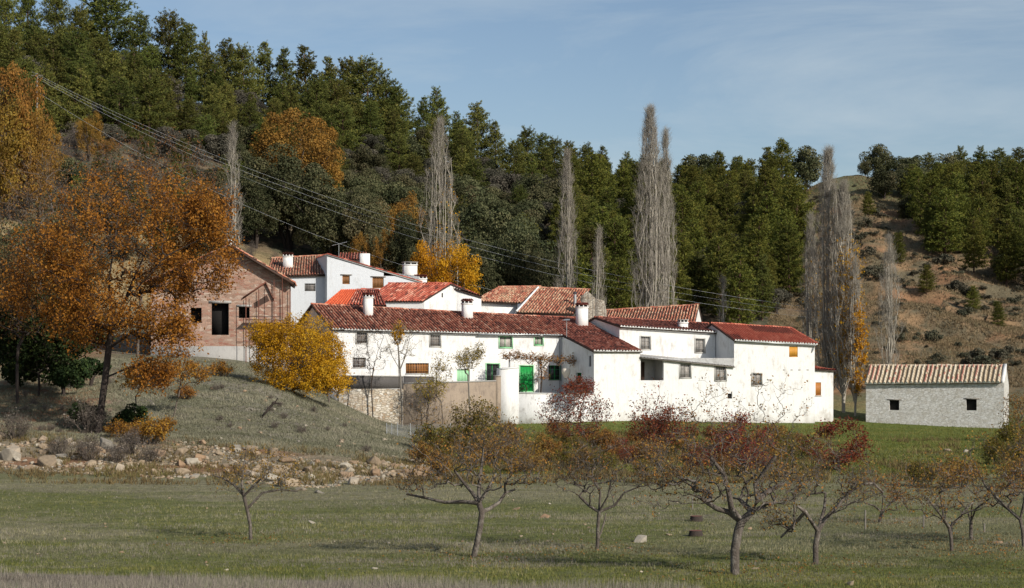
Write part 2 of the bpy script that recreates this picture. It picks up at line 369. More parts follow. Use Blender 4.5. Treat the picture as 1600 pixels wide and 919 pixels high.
def build_ground():
    ys = np.concatenate([np.linspace(-30, 46, 30, endpoint=False), 46 * (360 / 46) ** np.linspace(0, 1, 560), [370, 385, 400, 430, 470, 520, 600, 750, 1000, 1600, 3000, 5900]])
    t = np.concatenate([-1 - (np.linspace(1, 0, 46, endpoint=False)) ** 2 * 5, np.linspace(-1, 1, 420), 1 + (np.linspace(0, 1, 47)[1:]) ** 2 * 5])
    hw = 0.33 * np.maximum(ys, 30) + 4
    X = t[None, :] * hw[:, None]; X = np.where(np.abs(t)[None, :] > 1, np.sign(t)[None, :] * (hw[:, None] + (np.abs(t)[None, :] - 1) * (60 + 0.35 * hw[:, None])), X)
    Yg = np.repeat(ys[:, None], len(t), 1)
    Z = gz(X, Yg)
    # colours (albedo) of the ground cover by place
    px = CX + f * X / np.maximum(Yg, 30)
    n1 = fbm(X / 9, Yg / 3.2, 4); n2 = fbm(X / 3.0 + 40, Yg / 1.4 + 7, 4); n3 = fbm(X / 26 + 4, Yg / 9 + 2, 3)
    def L(*c): return np.array(c)[None, None, :]
    greygreen = L(0.155, 0.155, 0.082); green = L(0.120, 0.135, 0.045); dry = L(0.205, 0.19, 0.12); mauve = L(0.20, 0.175, 0.145)
    bright = L(0.115, 0.145, 0.032); ochre = L(0.26, 0.17, 0.095); red = L(0.27, 0.13, 0.07); scrub = L(0.085, 0.085, 0.055); sand = L(0.34, 0.26, 0.17)
    def sm(a, lo, hi): 
        k = np.clip((a - lo) / (hi - lo), 0, 1); return (k * k * (3 - 2 * k))[..., None]
    C = greygreen * np.ones(X.shape + (1,))
    C = C * (1 - sm(n1, .46, .60)) + dry * sm(n1, .46, .60)
    n3b = n3 + .5 * (n2 - .5); C = C * (1 - .75 * sm(n3b, .48, .62)) + green * .75 * sm(n3b, .48, .62)
    near = sm(-Yg, -68, -62) * sm(n2, .25, .5)             # greener band before the trees
    C = C * (1 - near * 0.8) + green * near * 0.8
    edge = 59.5 - np.clip((px + 200) / 1200, 0, 1) * 5.5
    strip = sm(edge - Yg, -0.4, 0.4); C = C * (1 - strip) + mauve * strip
    # green bank below the white houses
    bank = sm(Yg, 128, 142) * sm(px, 700, 790) * sm(185 - Yg, 0, 6); C = C * (1 - bank * .9) + bright * bank * .9
    gb = sm(Yg, 90, 120) * sm(px, 760, 900) * sm(n1, .35, .5); C = C * (1 - gb * .5) + bright * gb * .5
    # mound on the left: grey dry herbs, bare ochre towards the left edge
    md = sm(Yg, 110, 118) * sm(700 - px, 0, 60) * sm(205 - Yg, 0, 10)
    C = C * (1 - md) + (L(0.155, 0.155, 0.105) * (1 - sm(n2, .4, .65)) + L(0.20, 0.18, 0.145) * sm(n2, .4, .65)) * md
    oc = md * sm(160 - px, -60, 60); C = C * (1 - oc) + (ochre * (1 - sm(n2, .45, .6)) + red * sm(n2, .45, .6)) * oc
    rb = sm(Yg, 101, 106) * sm(-Yg, -118, -112) * sm(690 - px, 0, 50); C = C * (1 - rb) + (L(0.24, 0.20, 0.14) * (1 - sm(n1, .5, .62)) + L(.26,.15,.09) * sm(n1, .5, .62)) * rb
    # hillside
    h = sm(Yg, 186, 200)
    hc = scrub * (1 - sm(n2, .42, .6)) + L(0.17, 0.13, 0.085) * sm(n2, .42, .6)
    bare = sm(px, 1200, 1270)
    bc = ochre * (1 - sm(n2, .36, .56)) + L(0.13, 0.11, 0.07) * sm(n2, .36, .56)
    bc = bc * (1 - 0.5 * sm(n1, .55, .68)) + red * 0.5 * sm(n1, .55, .68)
    top = sm(Yg, 298, 325); bc = bc * (1 - .8 * top) + L(0.115, 0.125, 0.06) * .8 * top
    hc = hc * (1 - bare) + bc * bare
    dryb = sm(235 - Yg, 0, 12) * sm(760 - px, 0, 100); hc = hc * (1 - dryb) + L(0.33, 0.25, 0.13) * dryb
    C = C * (1 - h) + hc * h
    C = C * (0.86 + 0.28 * fbm(X / 0.9, Yg / 0.5, 3)[..., None])
    nr, nc = X.shape
    V = np.stack([X, Yg, Z], -1).reshape(-1, 3)
    i = np.arange(nr - 1)[:, None] * nc; j = np.arange(nc - 1)[None, :]
    F = np.stack([i + j, i + j + 1, i + nc + j + 1, i + nc + j], -1)
    m, nt, b, _ = newmat('earth_and_herbs')
    a = attr(nt, 'Col').outputs['Color']
    v = coords(nt); f1 = noise(nt, 1.7, 6, 0.75, v); f2 = noise(nt, 9, 4, 0.7, v)
    c = mix(nt, 0.8, a, ramp(nt, f1, [(0.28, 0.45), (0.5, 1.0), (0.75, 1.45)]), 'MULTIPLY')
    c = mix(nt, 0.7, c, ramp(nt, f2, [(0.3, 0.5), (0.7, 1.35)]), 'MULTIPLY')
    st = ramp(nt, noise(nt, 5.0, 3, 0.5, v), [(0.70, 0.0), (0.74, 1.0)])
    c = mix(nt, math_(nt, 'MULTIPLY', st, 0.7), c, (0.38, 0.31, 0.22))
    nt.links.new(c, b.inputs['Base Color']); b.inputs['Roughness'].default_value = 1.0; b.inputs['Specular IOR Level'].default_value = 0.1
    bump(nt, b, math_(nt, 'ADD', f1, math_(nt, 'MULTIPLY', f2, 0.5)), 0.8, 0.25)
    split = int(np.searchsorted(ys, 190))
    for name, r0, r1 in (('field', 0, split), ('hillside', split, nr - 1)):
        Fi = F[r0:r1].reshape(-1, 4); lo = r0 * nc; hi = (r1 + 1) * nc
        me = mesh_from([V[lo:hi]], [Fi - lo], [np.full(len(Fi), .5)], smooth=True)
        ca = me.color_attributes.new('Col', 'FLOAT_COLOR', 'POINT')
        cc = np.concatenate([C.reshape(-1, 3)[lo:hi], np.ones((hi - lo, 1))], 1).astype(np.float32)
        ca.data.foreach_set('color', cc.ravel())
        me.materials.append(m); me.name = name
        o = bpy.data.objects.new(name, me); col.objects.link(o); o['kind'] = 'structure'
build_ground()
# ------------------------------------------------------------------ buildings
class Frame:
    """a wall plane: origin at its left end, s runs along it to the right, d goes back into the building"""
    def __init__(s, px0, Y0, deg, d=0.0):
        t = R(deg); s.deg = deg
        s.a = np.array([math.cos(t), math.sin(t)]); s.b = np.array([-math.sin(t), math.cos(t)])
        s.o = np.array([(px0 - CX) * Y0 / f, Y0]) + d * s.b
    def w(s, x, d, z):
        p = s.o + x * s.a + d * s.b; return np.array([p[0], p[1], z])
    def hit(s, px, py=HY, d=0.0):
        o = s.o + d * s.b; k = (px - CX) / f
        x = (k * o[1] - o[0]) / (s.a[0] - k * s.a[1]); Y = o[1] + x * s.a[1]
        return x, H + (HY - py) * Y / f
    def px(s, x, z, d=0.0):
        p = s.w(x, d, z); return CX + f * p[0] / p[1], HY - (p[2] - H) * f / p[1]

def wall_holes(mb, F, s0, s1, zb, zt0, zt1, holes, th=0.3, d=0.0, back=True):
    """front wall sheet with openings and jambs; holes (sa, sb, za, zb)"""
    xs = sorted(set([s0, s1] + [h[0] for h in holes] + [h[1] for h in holes]))
    zs = sorted(set([zb] + [h[2] for h in holes] + [h[3] for h in holes]))
    top = lambda x: zt0 + (zt1 - zt0) * (x - s0) / (s1 - s0)
    for i in range(len(xs) - 1):
        xa, xb = xs[i], xs[i + 1]; xm = (xa + xb) / 2
        for j in range(len(zs)):
            za = zs[j]
            if j + 1 < len(zs):
                zc = zs[j + 1]; zm = (za + zc) / 2
                if any(h[0] < xm < h[1] and h[2] < zm < h[3] for h in holes): continue
                mb.quad(F.w(xa, d, za), F.w(xb, d, za), F.w(xb, d, zc), F.w(xa, d, zc))
            else:
                mb.quad(F.w(xa, d, za), F.w(xb, d, za), F.w(xb, d, top(xb)), F.w(xa, d, top(xa)))
    for a, b_, za, zc in holes:
        e = d + th
        mb.quad(F.w(a, d, za), F.w(a, d, zc), F.w(a, e, zc), F.w(a, e, za))
        mb.quad(F.w(b_, d, zc), F.w(b_, d, za), F.w(b_, e, za), F.w(b_, e, zc))
        mb.quad(F.w(a, d, za), F.w(a, e, za), F.w(b_, e, za), F.w(b_, d, za))
        mb.quad(F.w(a, d, zc), F.w(b_, d, zc), F.w(b_, e, zc), F.w(a, e, zc))

_rt = np.random.RandomState(11)
def tile_slope(mb, A, B, C, D, pitch=0.31, course=0.45, h=0.12, jit=1.0, vals=None, mort=None):
    """barrel tiles over the quad A (eave left) B (eave right) C (ridge right) D (ridge left)"""
    A, B, C, D = map(np.asarray, (A, B, C, D))
    nc = max(3, int(round(np.linalg.norm(B - A) / pitch))); nr = max(3, int(round(max(np.linalg.norm(D - A), np.linalg.norm(C - B)) / course)))
    nrm = np.cross(B - A, D - A + C - B); nrm /= np.linalg.norm(nrm)
    def P(u, v): return (A * (1 - u)[:, None] + B * u[:, None]) * (1 - v)[:, None] + (D * (1 - u)[:, None] + C * u[:, None]) * v[:, None]
    ii, jj = np.meshgrid(np.arange(nc), np.arange(nr), indexing='ij'); ii = ii.ravel(); jj = jj.ravel(); m = len(ii)
    ang = np.array([0, .22, .5, .78, 1.0]); hh = np.array([0.0, 0.75, 1.0, 0.75, 0.0]) * h
    wid = 0.62
    ju = _rt.normal(0, 0.045 * jit, m); jh = np.abs(_rt.normal(0, 0.010 * jit, m)); jv = _rt.normal(0, 0.05 * jit, m)
    rowj = 0
    Vs = []
    for e, (dv, lift, wsc) in enumerate(((-0.12, 0.030, 1.08), (1.0, 0.0, 0.86))):
        for q in range(5):
            u = (ii + 0.5 + ju + (ang[q] - 0.5) * wid * wsc) / nc
            v = (jj + dv + (jv if e == 0 else 0)) / nr
            Vs.append(P(u, np.clip(v, -0.6 / nr, 1)) + nrm * ((hh[q] + lift + jh)[:, None]))
    V = np.stack(Vs, 1)                                    # m,10,3
    b = np.arange(m)[:, None, None] * 10
    F = np.array([[q, q + 1, q + 6, q + 5] for q in range(4)])[None]
    F = (b + F).reshape(-1, 4)
    if mort is not None:
        qs = np.where(jj == 0)[0]; VV = []
        for q_ in qs: VV += list(V[q_, :5] - nrm * .02) + [V[q_, 0] - nrm * .07, V[q_, 4] - nrm * .07]
        nq = len(qs); i7 = np.arange(nq)[:, None] * 7
        mort.add(np.array(VV), i7 + np.array([[0, 1, 2, 3, 4]])); mort.F.append(i7 + np.array([[5, 0, 4, 6]]) + mort.n - len(VV)); mort.A.append(np.full(nq, .5, dtype=np.float32))
        mort.F.append(i7[:-1] + np.array([[6, 4, 7, 12]]) + mort.n - len(VV)); mort.A.append(np.full(nq - 1, .5, dtype=np.float32))
    cv = _rt.rand(m) if vals is None else vals(ii, jj, nc, nr, m)
    mb.add(V.reshape(-1, 3), F, (cv[:, None] + np.array([-.14, .12, .16, -.10])[None]).ravel())  # lichen-pale crests, darker flanks: ridge shading put into the tile colour
    # channel tiles between them: a trough sheet, painted darkest like shaded gaps
    u0 = np.arange(nc + 1) / nc
    for j in range(nr):
        va = np.full(nc + 1, max((j - 0.12) / nr, -0.3 / nr)); vb = np.full(nc + 1, min((j + 1.0) / nr, 1))
        V1 = P(u0, va) + nrm * 0.022; V2 = P(u0, vb) + nrm * 0.004
        k = np.arange(nc)
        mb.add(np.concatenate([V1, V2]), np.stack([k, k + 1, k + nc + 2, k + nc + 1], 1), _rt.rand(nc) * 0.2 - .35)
    return nrm
def slab(mb, A, B, C, D, t, off=0.03):
    A, B, C, D = map(np.asarray, (A, B, C, D)); n = np.cross(B - A, D - A); n /= np.linalg.norm(n)
    mb.hexa([p - n * (t + off) for p in (A, B, C, D)] + [p - n * off for p in (A, B, C, D)])
def ridge_run(mb, A, B, r=0.13, step=0.42):
    A = np.asarray(A); B = np.asarray(B); L = np.linalg.norm(B - A); n = max(2, int(L / step)); d = (B - A) / L
    s = np.cross(d, [0, 0, 1]); s /= np.linalg.norm(s); up = np.cross(s, d)
    for i in range(n):
        p = A + d * L * i / n; q = A + d * L * (i + 1.08) / n
        w = _rt.normal(0, 0.015, 2)
        V = []
        for (c, rr) in ((p, r * 1.08), (q, r * 0.92)):
            for a in np.linspace(-0.1, np.pi + 0.1, 6): V.append(c + s * (math.cos(a) * rr + w[0]) + up * (math.sin(a) * rr + 0.02 + w[1]))
        mb.add(V, [[k, k + 1, k + 7, k + 6] for k in range(5)], float(_rt.rand()))

def roof(parent, mat, quads, ridges=(), thick=0.12, name='roof', vals=None, pitch=0.31, jit=1.0, bed='under', h=.12, mortar=None):
    mb = MB(); mo = MB() if mortar else None
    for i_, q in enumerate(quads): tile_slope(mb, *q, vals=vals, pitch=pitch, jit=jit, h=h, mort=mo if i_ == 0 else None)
    o = mb.build(name, M[mat], parent)
    if mortar: mo.build('eave_mortar', M[mortar], o)
    rb = MB()
    for q in quads: slab(rb, *q, thick)
    rb.build('roof_bed', M[bed], o)
    if ridges:
        rm = MB()
        for a, b in ridges: ridge_run(rm, a, b)
        rm.build('ridge_tiles', M[mat], o)
    return o

def cornice(parent, F, s0, s1, z0, z1, d=0.0, mat='white', h=0.16, out=0.16):
    mb = MB()
    mb.hexa([F.w(s0, d - out, z0 - h), F.w(s1, d - out, z1 - h), F.w(s1, d - .003, z1 - h - .05), F.w(s0, d - .003, z0 - h - .05),
             F.w(s0, d - out - .03, z0), F.w(s1, d - out - .03, z1), F.w(s1, d - .003, z1), F.w(s0, d - .003, z0)])
    return mb.build('cornice', M[mat], parent)

def window(parent, F, h, d=0.0, style='bars', frame='wood', pane='glass', surround=None, sill=True, rec=0.16, nm='window', nb=None, grille='iron'):
    """h = (sa, sb, za, zb): frame mesh in the opening; pane, grille, surround, sill below it"""
    a, b, z0, z1 = h; w = b - a; t = 0.055 if w > .5 else .04
    mb = MB(); e = d + rec
    mb.box((a, e, z0), (a + t, e + .07, z1), F); mb.box((b - t, e, z0), (b, e + .07, z1), F)
    mb.box((a + t, e, z0), (b - t, e + .07, z0 + t), F); mb.box((a + t, e, z1 - t), (b - t, e + .07, z1), F)
    if w > .6 and style != 'boards': mb.box(((a + b) / 2 - .025, e + .005, z0 + t), ((a + b) / 2 + .025, e + .065, z1 - t), F)
    fr = mb.build(nm, M[frame], parent)
    p = MB()
    if style == 'boards':
        n = max(2, int(w / .16))
        for i in range(n):
            x0 = a + t + (w - 2 * t) * i / n; x1 = a + t + (w - 2 * t) * (i + 1) / n
            p.box((x0 + .006, e + .01 + .008 * (i % 2), z0 + t), (x1 - .006, e + .05, z1 - t), F)
        p.build('shutter', M[pane], fr)
    else:
        p.box((a + t, e + .035, z0 + t), (b - t, e + .05, z1 - t), F); p.build('pane', M[pane], fr)
    if style == 'bars':
        g = MB(); n = nb or max(3, int(w / .17)); y = d + .03
        for i in range(n):
            x = a + w * (i + .5) / n; g.box((x - .012, y, z0), (x + .012, y + .024, z1), F)
        for zz in (z0 + (z1 - z0) * .28, z0 + (z1 - z0) * .72): g.box((a, y + .002, zz - .012), (b, y + .022, zz + .012), F)
        g.build('grille', M[grille], fr)
    if surround:
        g = MB(); o = .11; y0 = d - .035; y1 = d - .003
        g.box((a - o, y0, z0 - o), (a, y1, z1 + o), F); g.box((b, y0, z0 - o), (b + o, y1, z1 + o), F)
        g.box((a, y0, z1), (b, y1, z1 + o), F); g.box((a, y0, z0 - o), (b, y1, z0), F)
        g.build('surround', M[surround], fr)
    elif sill:
        g = MB(); g.box((a - .06, d - .07, z0 - .07), (b + .06, d - .003, z0 - .005), F); g.build('sill', M['surround'] if sill is True else M[sill], fr)
    return fr
def lintel(parent, F, h, d=0.0, mat='greywood', ext=.22, t=.13):
    a, b, z0, z1 = h; mb = MB(); mb.box((a - ext, d - .06, z1 + .01), (b + ext, d - .003, z1 + t), F); return mb.build('lintel', M[mat], parent)
def chimney(parent, F, pxa, pxb, pyt, pyb, d, mat='white', depth=0.55, cap='tiles', gapn=2):
    sa, zt = F.hit(pxa, pyt, d); sb, _ = F.hit(pxb, pyt, d); zb = F.hit((pxa + pxb) / 2, pyb, d)[1] - .45
    mb = MB(); capz = zt - 0.34
    mb.box((sa, d, zb), (sb, d + depth, capz), F); mb.box((sa - .05, d - .05, capz - .12), (sb + .05, d + depth + .05, capz - .002), F)
    n = gapn + 1; w = (sb - sa)
    pw = .09
    for i in range(n):
        x = sa + (w - pw) * i / (n - 1)
        for dd in (0, depth - pw): mb.box((x, d + dd, capz + .001), (x + pw, d + dd + pw, capz + .20), F)
    c = mb.build('chimney', M[mat], parent)
    hb = MB(); hb.box((sa + .07, d + .07, capz + .002), (sb - .07, d + depth - .07, capz + .19), F); hb.build('flue', M['hole'], c)
    cb = MB(); o = .07
    if cap == 'tiles':
        tile_slope(cb, F.w(sa - o, d - o, capz + .21), F.w(sb + o, d - o, capz + .21), F.w(sb + o, d + depth / 2, capz + .34), F.w(sa - o, d + depth / 2, capz + .34), pitch=.2, course=.3)
        tile_slope(cb, F.w(sb + o, d + depth + o, capz + .21), F.w(sa - o, d + depth + o, capz + .21), F.w(sa - o, d + depth / 2, capz + .34), F.w(sb + o, d + depth / 2, capz + .34), pitch=.2, course=.3)
        cb.box((sa - o, d - o, capz + .20), (sb + o, d + depth + o, capz + .215), F)
        cb.build('chimney_cap', M['t_red'], c)
    else:
        cb.box((sa - o, d - o, capz + .20), (sb + o, d + depth + o, capz + .27), F); cb.build('chimney_cap', M['cement'], c)
    return c
def H4(F, x0, y0, x1, y1, d=0.0):
    """pixel rectangle -> opening on the wall plane"""
    sa, _ = F.hit(x0, y0, d); sb, _ = F.hit(x1, y0, d); m = (x0 + x1) / 2
    return (sa, sb, F.hit(m, y1, d)[1], F.hit(m, y0, d)[1])

# ---- main long white house ------------------------------------------------------------
FM = Frame(520, 166, 25)
TH = 7.0                                                # how far the annex and terrace stand out
sL, zL = FM.hit(520, 514); sR, zR = FM.hit(877, 524)
DR = 5.6
_, zr = FM.hit(700, 486.5, DR)
zrl = FM.hit(490, 475.5, DR)[1]; zrr = FM.hit(915, 497.5, DR)[1]
hm = thing('long_white_house', 'long low white house with dark red tiled roof, three white chimneys and green framed openings', 'house', FM.w(sL, 0, 4.6))
holes = {k: H4(FM, *v) for k, v in dict(u1=(557, 520, 573.5, 536), u2=(672, 524, 688, 541), u3=(780.5, 526, 800, 543), u4=(835.5, 526, 848, 539), l1=(551, 559, 571.5, 574),
    l2=(634, 567.5, 670, 583.5), dpale=(714, 577, 734, 601.5), dgl=(760, 569, 780, 606), dgr=(812.5, 572, 833, 611.5), wsh=(857, 571, 877.5, 594)).items()}
SA = FM.hit(877, 560)[0]; SE = FM.hit(1000, 560, -TH)[0]
wb = MB()
wall_holes(wb, FM, sL, SA, 4.4, zL, zR, list(holes.values()))
zB = 4.4; Dd = 2 * DR
zbl = zL; zbr = zR
wb.add([FM.w(sL, 0, zB), FM.w(sL, Dd, zB), FM.w(sL, Dd, zbl), FM.w(sL, DR, zrl - .12), FM.w(sL, 0, zL)], [[0, 4, 3, 2, 1]])
wb.add([FM.w(SE - .3, 0, zB), FM.w(SE - .3, Dd, zB), FM.w(SE - .3, Dd, zbr), FM.w(SE - .3, DR, zrr - .12), FM.w(SE - .3, 0, zR)], [[0, 1, 2, 3, 4]])
wb.quad(FM.w(SE - .3, Dd, zB), FM.w(sL, Dd, zB), FM.w(sL, Dd, zbl), FM.w(SE - .3, Dd, zbr))
wall = wb.build('wall', M['white'], hm)
# front annex: left wall (in shade), front wall
FA = Frame(0, 1, 25); FA.o = FM.o - TH * FM.b
sa_ = FA.hit(928, 560)[0]; 
eaveA0 = FA.hit(928, 549)[1]; eaveA1 = FA.hit(1000, 549.5)[1]
zbase = 0.6
ab = MB()
ab.quad(FA.w(sa_, 0, zbase), FA.w(SE, 0, zbase), FA.w(SE, 0, eaveA1), FA.w(sa_, 0, eaveA0))
FS = Frame(0, 1, 25 - 90); FS.o = FM.w(SA, 0, 0)[:2]       # side frame: s runs from the facade forward
side_len = np.linalg.norm(FA.w(sa_, 0, 0)[:2] - FS.o)
dirv = (FA.w(sa_, 0, 0)[:2] - FS.o) / side_len; FS.a = dirv; FS.b = np.array([-dirv[1], dirv[0]])
sh = [H4(FS, 900, 582.5, 908.5, 600), H4(FS, 920, 556, 923.5, 573)]
zmid = zR - .1
wall_holes(ab, FS, 0, side_len, zbase, zR - .1, eaveA0 - .05, sh, th=.3)
ab.quad(FA.w(SE, 0, zbase), FA.w(SE, TH, zbase), FA.w(SE, TH, zR), FA.w(SE, 0, eaveA1))
ab.build('annex_wall', M['white'], hm)
window(hm, FS, sh[0], style='plain', frame='green', pane='glass', sill=False)
window(hm, FS, sh[1], style='plain', frame='darkwood', pane='glass', sill=False)
ov = 0.32; k1 = (zr - (zL + zR) / 2) / DR
EL = FM.w(sL - .25, -ov, zL - ov * k1 + .1); ER = FM.w(SA, -ov, zR - ov * k1 + .1)
RL = FM.w(FM.hit(486, 476, DR)[0], DR, zrl); RM = FM.w(SA, DR, zrr + (zrl - zrr) * 0.12); RR = FM.w(SE + .15, DR, zrr)
BL = FM.w(sL - .25, Dd + ov, zL - .1); BR = FM.w(SE + .15, Dd + ov, zR - .1)
RLc = FM.w(sL - .25, DR, zrl)
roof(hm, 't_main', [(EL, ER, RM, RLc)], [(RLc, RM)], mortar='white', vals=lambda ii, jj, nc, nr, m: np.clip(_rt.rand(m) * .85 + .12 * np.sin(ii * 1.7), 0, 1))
AL = FA.w(sa_ - .2, -.25, eaveA0 + .04); AR = FA.w(SE + .15, -.25, eaveA1 + .04)
AM0 = FM.w(SA + .002, 0, zR + .10); AM1 = FM.w(SE + .15, 0, zR + .28)
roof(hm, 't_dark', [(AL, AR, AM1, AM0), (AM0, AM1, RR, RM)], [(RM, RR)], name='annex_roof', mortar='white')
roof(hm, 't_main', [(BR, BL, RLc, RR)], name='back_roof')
cornice(hm, FM, sL, SA - .4, zL - .02, zR - .02)
cornice(hm, FA, sa_, SE, eaveA0 - .05, eaveA1 - .05, h=.1, out=.1)
for k in ('u1', 'l1'): window(hm, FM, holes[k], pane='curtain2', surround='surround' if k == 'u1' else None, frame='darkwood', grille='greyiron')
window(hm, FM, holes['u2'], pane='curtain2', surround='surround', frame='greywood', grille='greyiron')
for k in ('u3', 'u4'):
    w_ = window(hm, FM, holes[k], style='plain', pane='curtain', surround='palegreen', frame='green')
window(hm, FM, holes['l2'], style='bars', pane='wood', frame='darkwood', nb=9, grille='orangewood')
window(hm, FM, holes['dpale'], style='boards', pane='palegreen', frame='palegreen', sill=False, nm='door')
window(hm, FM, holes['dgl'], style='bars', pane='glass', frame='green', surround='palegreen', nm='glazed_door', nb=5)
dd_ = window(hm, FM, holes['dgr'], style='boards', pane='green', frame='green', surround='palegreen', nm='green_door', rec=.08)
tag(dd_, 'solid bright green door', None)
window(hm, FM, holes['wsh'], style='bars', pane='glass', frame='green', nb=3, grille='green')
def roofd(py_b, pxm):                                     # distance back on the main slope where the pixel lies
    best = 0
    for d in np.linspace(-.3, DR - .1, 60):
        s_, _ = FM.hit(pxm, py_b, d); z = zL + (zR - zL) * s_ / SA + (zr - (zL + zR) / 2) / DR * d
        if FM.px(s_, z, d)[1] > py_b: best = d
    return best
for (a, b, t, bt) in ((571, 583, 458, 496), (725.5, 739, 468, 498.5), (904.5, 919, 474, 511)):
    chimney(hm, FM, a, b, t, bt, roofd(bt, (a + b) / 2), depth=.7)
# a slanted canopy strip and drain pipe
mb = MB(); x0, z0 = FM.hit(874, 524); mb.tube([FM.w(x0, -.12, zR - .15), FM.w(x0, -.12, 4.7)], .045, 6); mb.build('drainpipe', M['greyiron'], hm)
gt = MB(); g0 = FM.hit(745, 519)[0]; gt.box((g0, -.42, zR - .02), (SA - .05, -.34, zR + .07), FM); gt.build('gutter', M['zinc'], hm)
def antenna(label, p, h=1.6, size=.7, yaw=.4):
    t = thing('tv_antenna', label, 'antenna', p)
    mb = MB(); p = np.array(p); mb.tube([p - [0, 0, .4], p + [0, 0, h]], .03, 6); mb.build('mast', M['zinc'], t)
    a = np.array([math.cos(yaw), math.sin(yaw), .25]); c = np.cross(a, [0, 0, 1]); b = MB()
    b.tube([p + [0, 0, h] - a * size * .5, p + [0, 0, h] + a * size * .6], .03, 5)
    for q in np.linspace(-.45, .5, 8):
        m_ = p + [0, 0, h] + a * size * q; L = .32 - .12 * q; b.tube([m_ - c * L, m_ + c * L], .018, 4)
    b.build('aerial', M['zinc'], t); return t
x_, z_ = FM.hit(884, 522, -1.0)
antenna('tall thin lattice antenna mast beside the shaded annex wall of the long house', FM.w(x_, -1.2, zR + .2), 1.3, .5, 1.2)

# ---- terrace and retaining walls ---------------------------------------------------------
def wall_strip(name, label, pxa, pxb, pta, ptb, zb, mat, d=0.0, th=.45, cat='wall', cap=None, F=None):
    F = F or FA
    a, za = F.hit(pxa, pta, d); b, zb_ = F.hit(pxb, ptb, d)
    t = thing(name, label, cat, F.w(a, d, zb)) if cap else None
    mb = MB(); n = max(2, int((b - a) / .8))
    mb.hexa([F.w(a, d, zb), F.w(b, d, zb), F.w(b, d + th, zb), F.w(a, d + th, zb), F.w(a, d, za), F.w(b, d, zb_), F.w(b, d + th, zb_), F.w(a, d + th, za)])
    if cap:
        mb.build('masonry', M[mat], t)
        c = MB(); c.hexa([F.w(a, d - .05, za + .002), F.w(b, d - .05, zb_ + .002), F.w(b, d + th + .05, zb_ + .002), F.w(a, d + th + .05, za + .002), F.w(a, d - .05, za + .1), F.w(b, d - .05, zb_ + .1), F.w(b, d + th + .05, zb_ + .1), F.w(a, d + th + .05, za + .1)])
        c.build('coping', M[cap], t); return t
    o = mb.build(name, M[mat], loc=F.w(a, d, zb)); return tag(o, label, cat)
wall_strip('stone_retaining_wall', 'cream rubble stone retaining wall beside the yellow bush', 530, 630, 607, 608, .4, 'rubble')
wall_strip('parapet', 'dark grey parapet on top of the cream stone retaining wall', 540, 630.5, 588, 589, z_of(607.5, 160.5), 'dark_wall', th=.25, cap='cement')
wall_strip('rendered_retaining_wall', 'stained brown rendered retaining wall behind the little trees', 630.8, 775, 600, 596, .4, 'tan_wall', cap='cement')
wall_strip('garden_wall', 'low dark wall along the terrace under the brown barred window', 632, 678, 589, 589.5, 4.3, 'dark_wall', d=1.5, th=.2, cap='cement')
wall_strip('gate_pillar', 'grey brown gate pillar left of the white terrace wall', 775.5, 782.6, 588, 588, .4, 'tan_wall', d=-.05, th=.6, cap='cement')
wall_strip('terrace_wall', 'stained white terrace wall below the bright green door', 811, 927.8, 615, 617, .5, 'white_old', cap='white')
t_ = wall_strip('stair_wall', 'tall white wall block left of the bright green door', 783, 810.6, 577.5, 575, .5, 'white', th=1.0, cap='white')
mb = MB(); a_ = FA.hit(531, 600)[0]; mb.hexa([FA.w(a_, .45, 1), FA.w(sa_, .45, 1), FA.w(sa_, TH - .01, 1), FA.w(a_ , TH - .01, 1), FA.w(a_, .45, 5.0), FA.w(sa_, .45, 4.55), FA.w(sa_, TH - .01, 4.55), FA.w(a_, TH - .01, 5.0)])
tag(mb.build('terrace', M['cement']), None, None, kind='structure')

# ---- right house with lean-to porch ------------------------------------------------------
FG = Frame(1000, 171.9, 20)
UD = 4.0
FU = Frame(0, 1, 20); FU.o = FG.o + UD * FG.b
hr = thing('two_storey_white_house', 'white house with four barred windows, dark porch opening and grey lean-to roof', 'house', FG.w(0, 0, 1.2))
u0, ze0 = FU.hit(968, 511); u1, ze1 = FU.hit(1117.5, 520.5)
UR = 6.2
r0, zr0 = FU.hit(932, 496, UR); r1, zr1 = FU.hit(1107, 506, UR)
hu = [H4(FU, 1001, 526.5, 1016, 545.5), H4(FU, 1086.5, 530, 1101, 550.5)]
wb = MB(); wall_holes(wb, FU, u0, u1, 5.0, ze0, ze1, hu)
wb.add([FU.w(u0, 0, 4), FU.w(u0, UR * 2, 4), FU.w(u0, UR * 2, ze0), FU.w(u0, UR, zr0 - .1), FU.w(u0, 0, ze0)], [[0, 4, 3, 2, 1]])
wb.add([FU.w(u1, 0, 4), FU.w(u1, UR * 2, 4), FU.w(u1, UR * 2, ze1), FU.w(u1, UR, zr1 - .1), FU.w(u1, 0, ze1)], [[0, 1, 2, 3, 4]])
wb.quad(FU.w(u1, UR * 2, 4), FU.w(u0, UR * 2, 4), FU.w(u0, UR * 2, ze0), FU.w(u1, UR * 2, ze1))
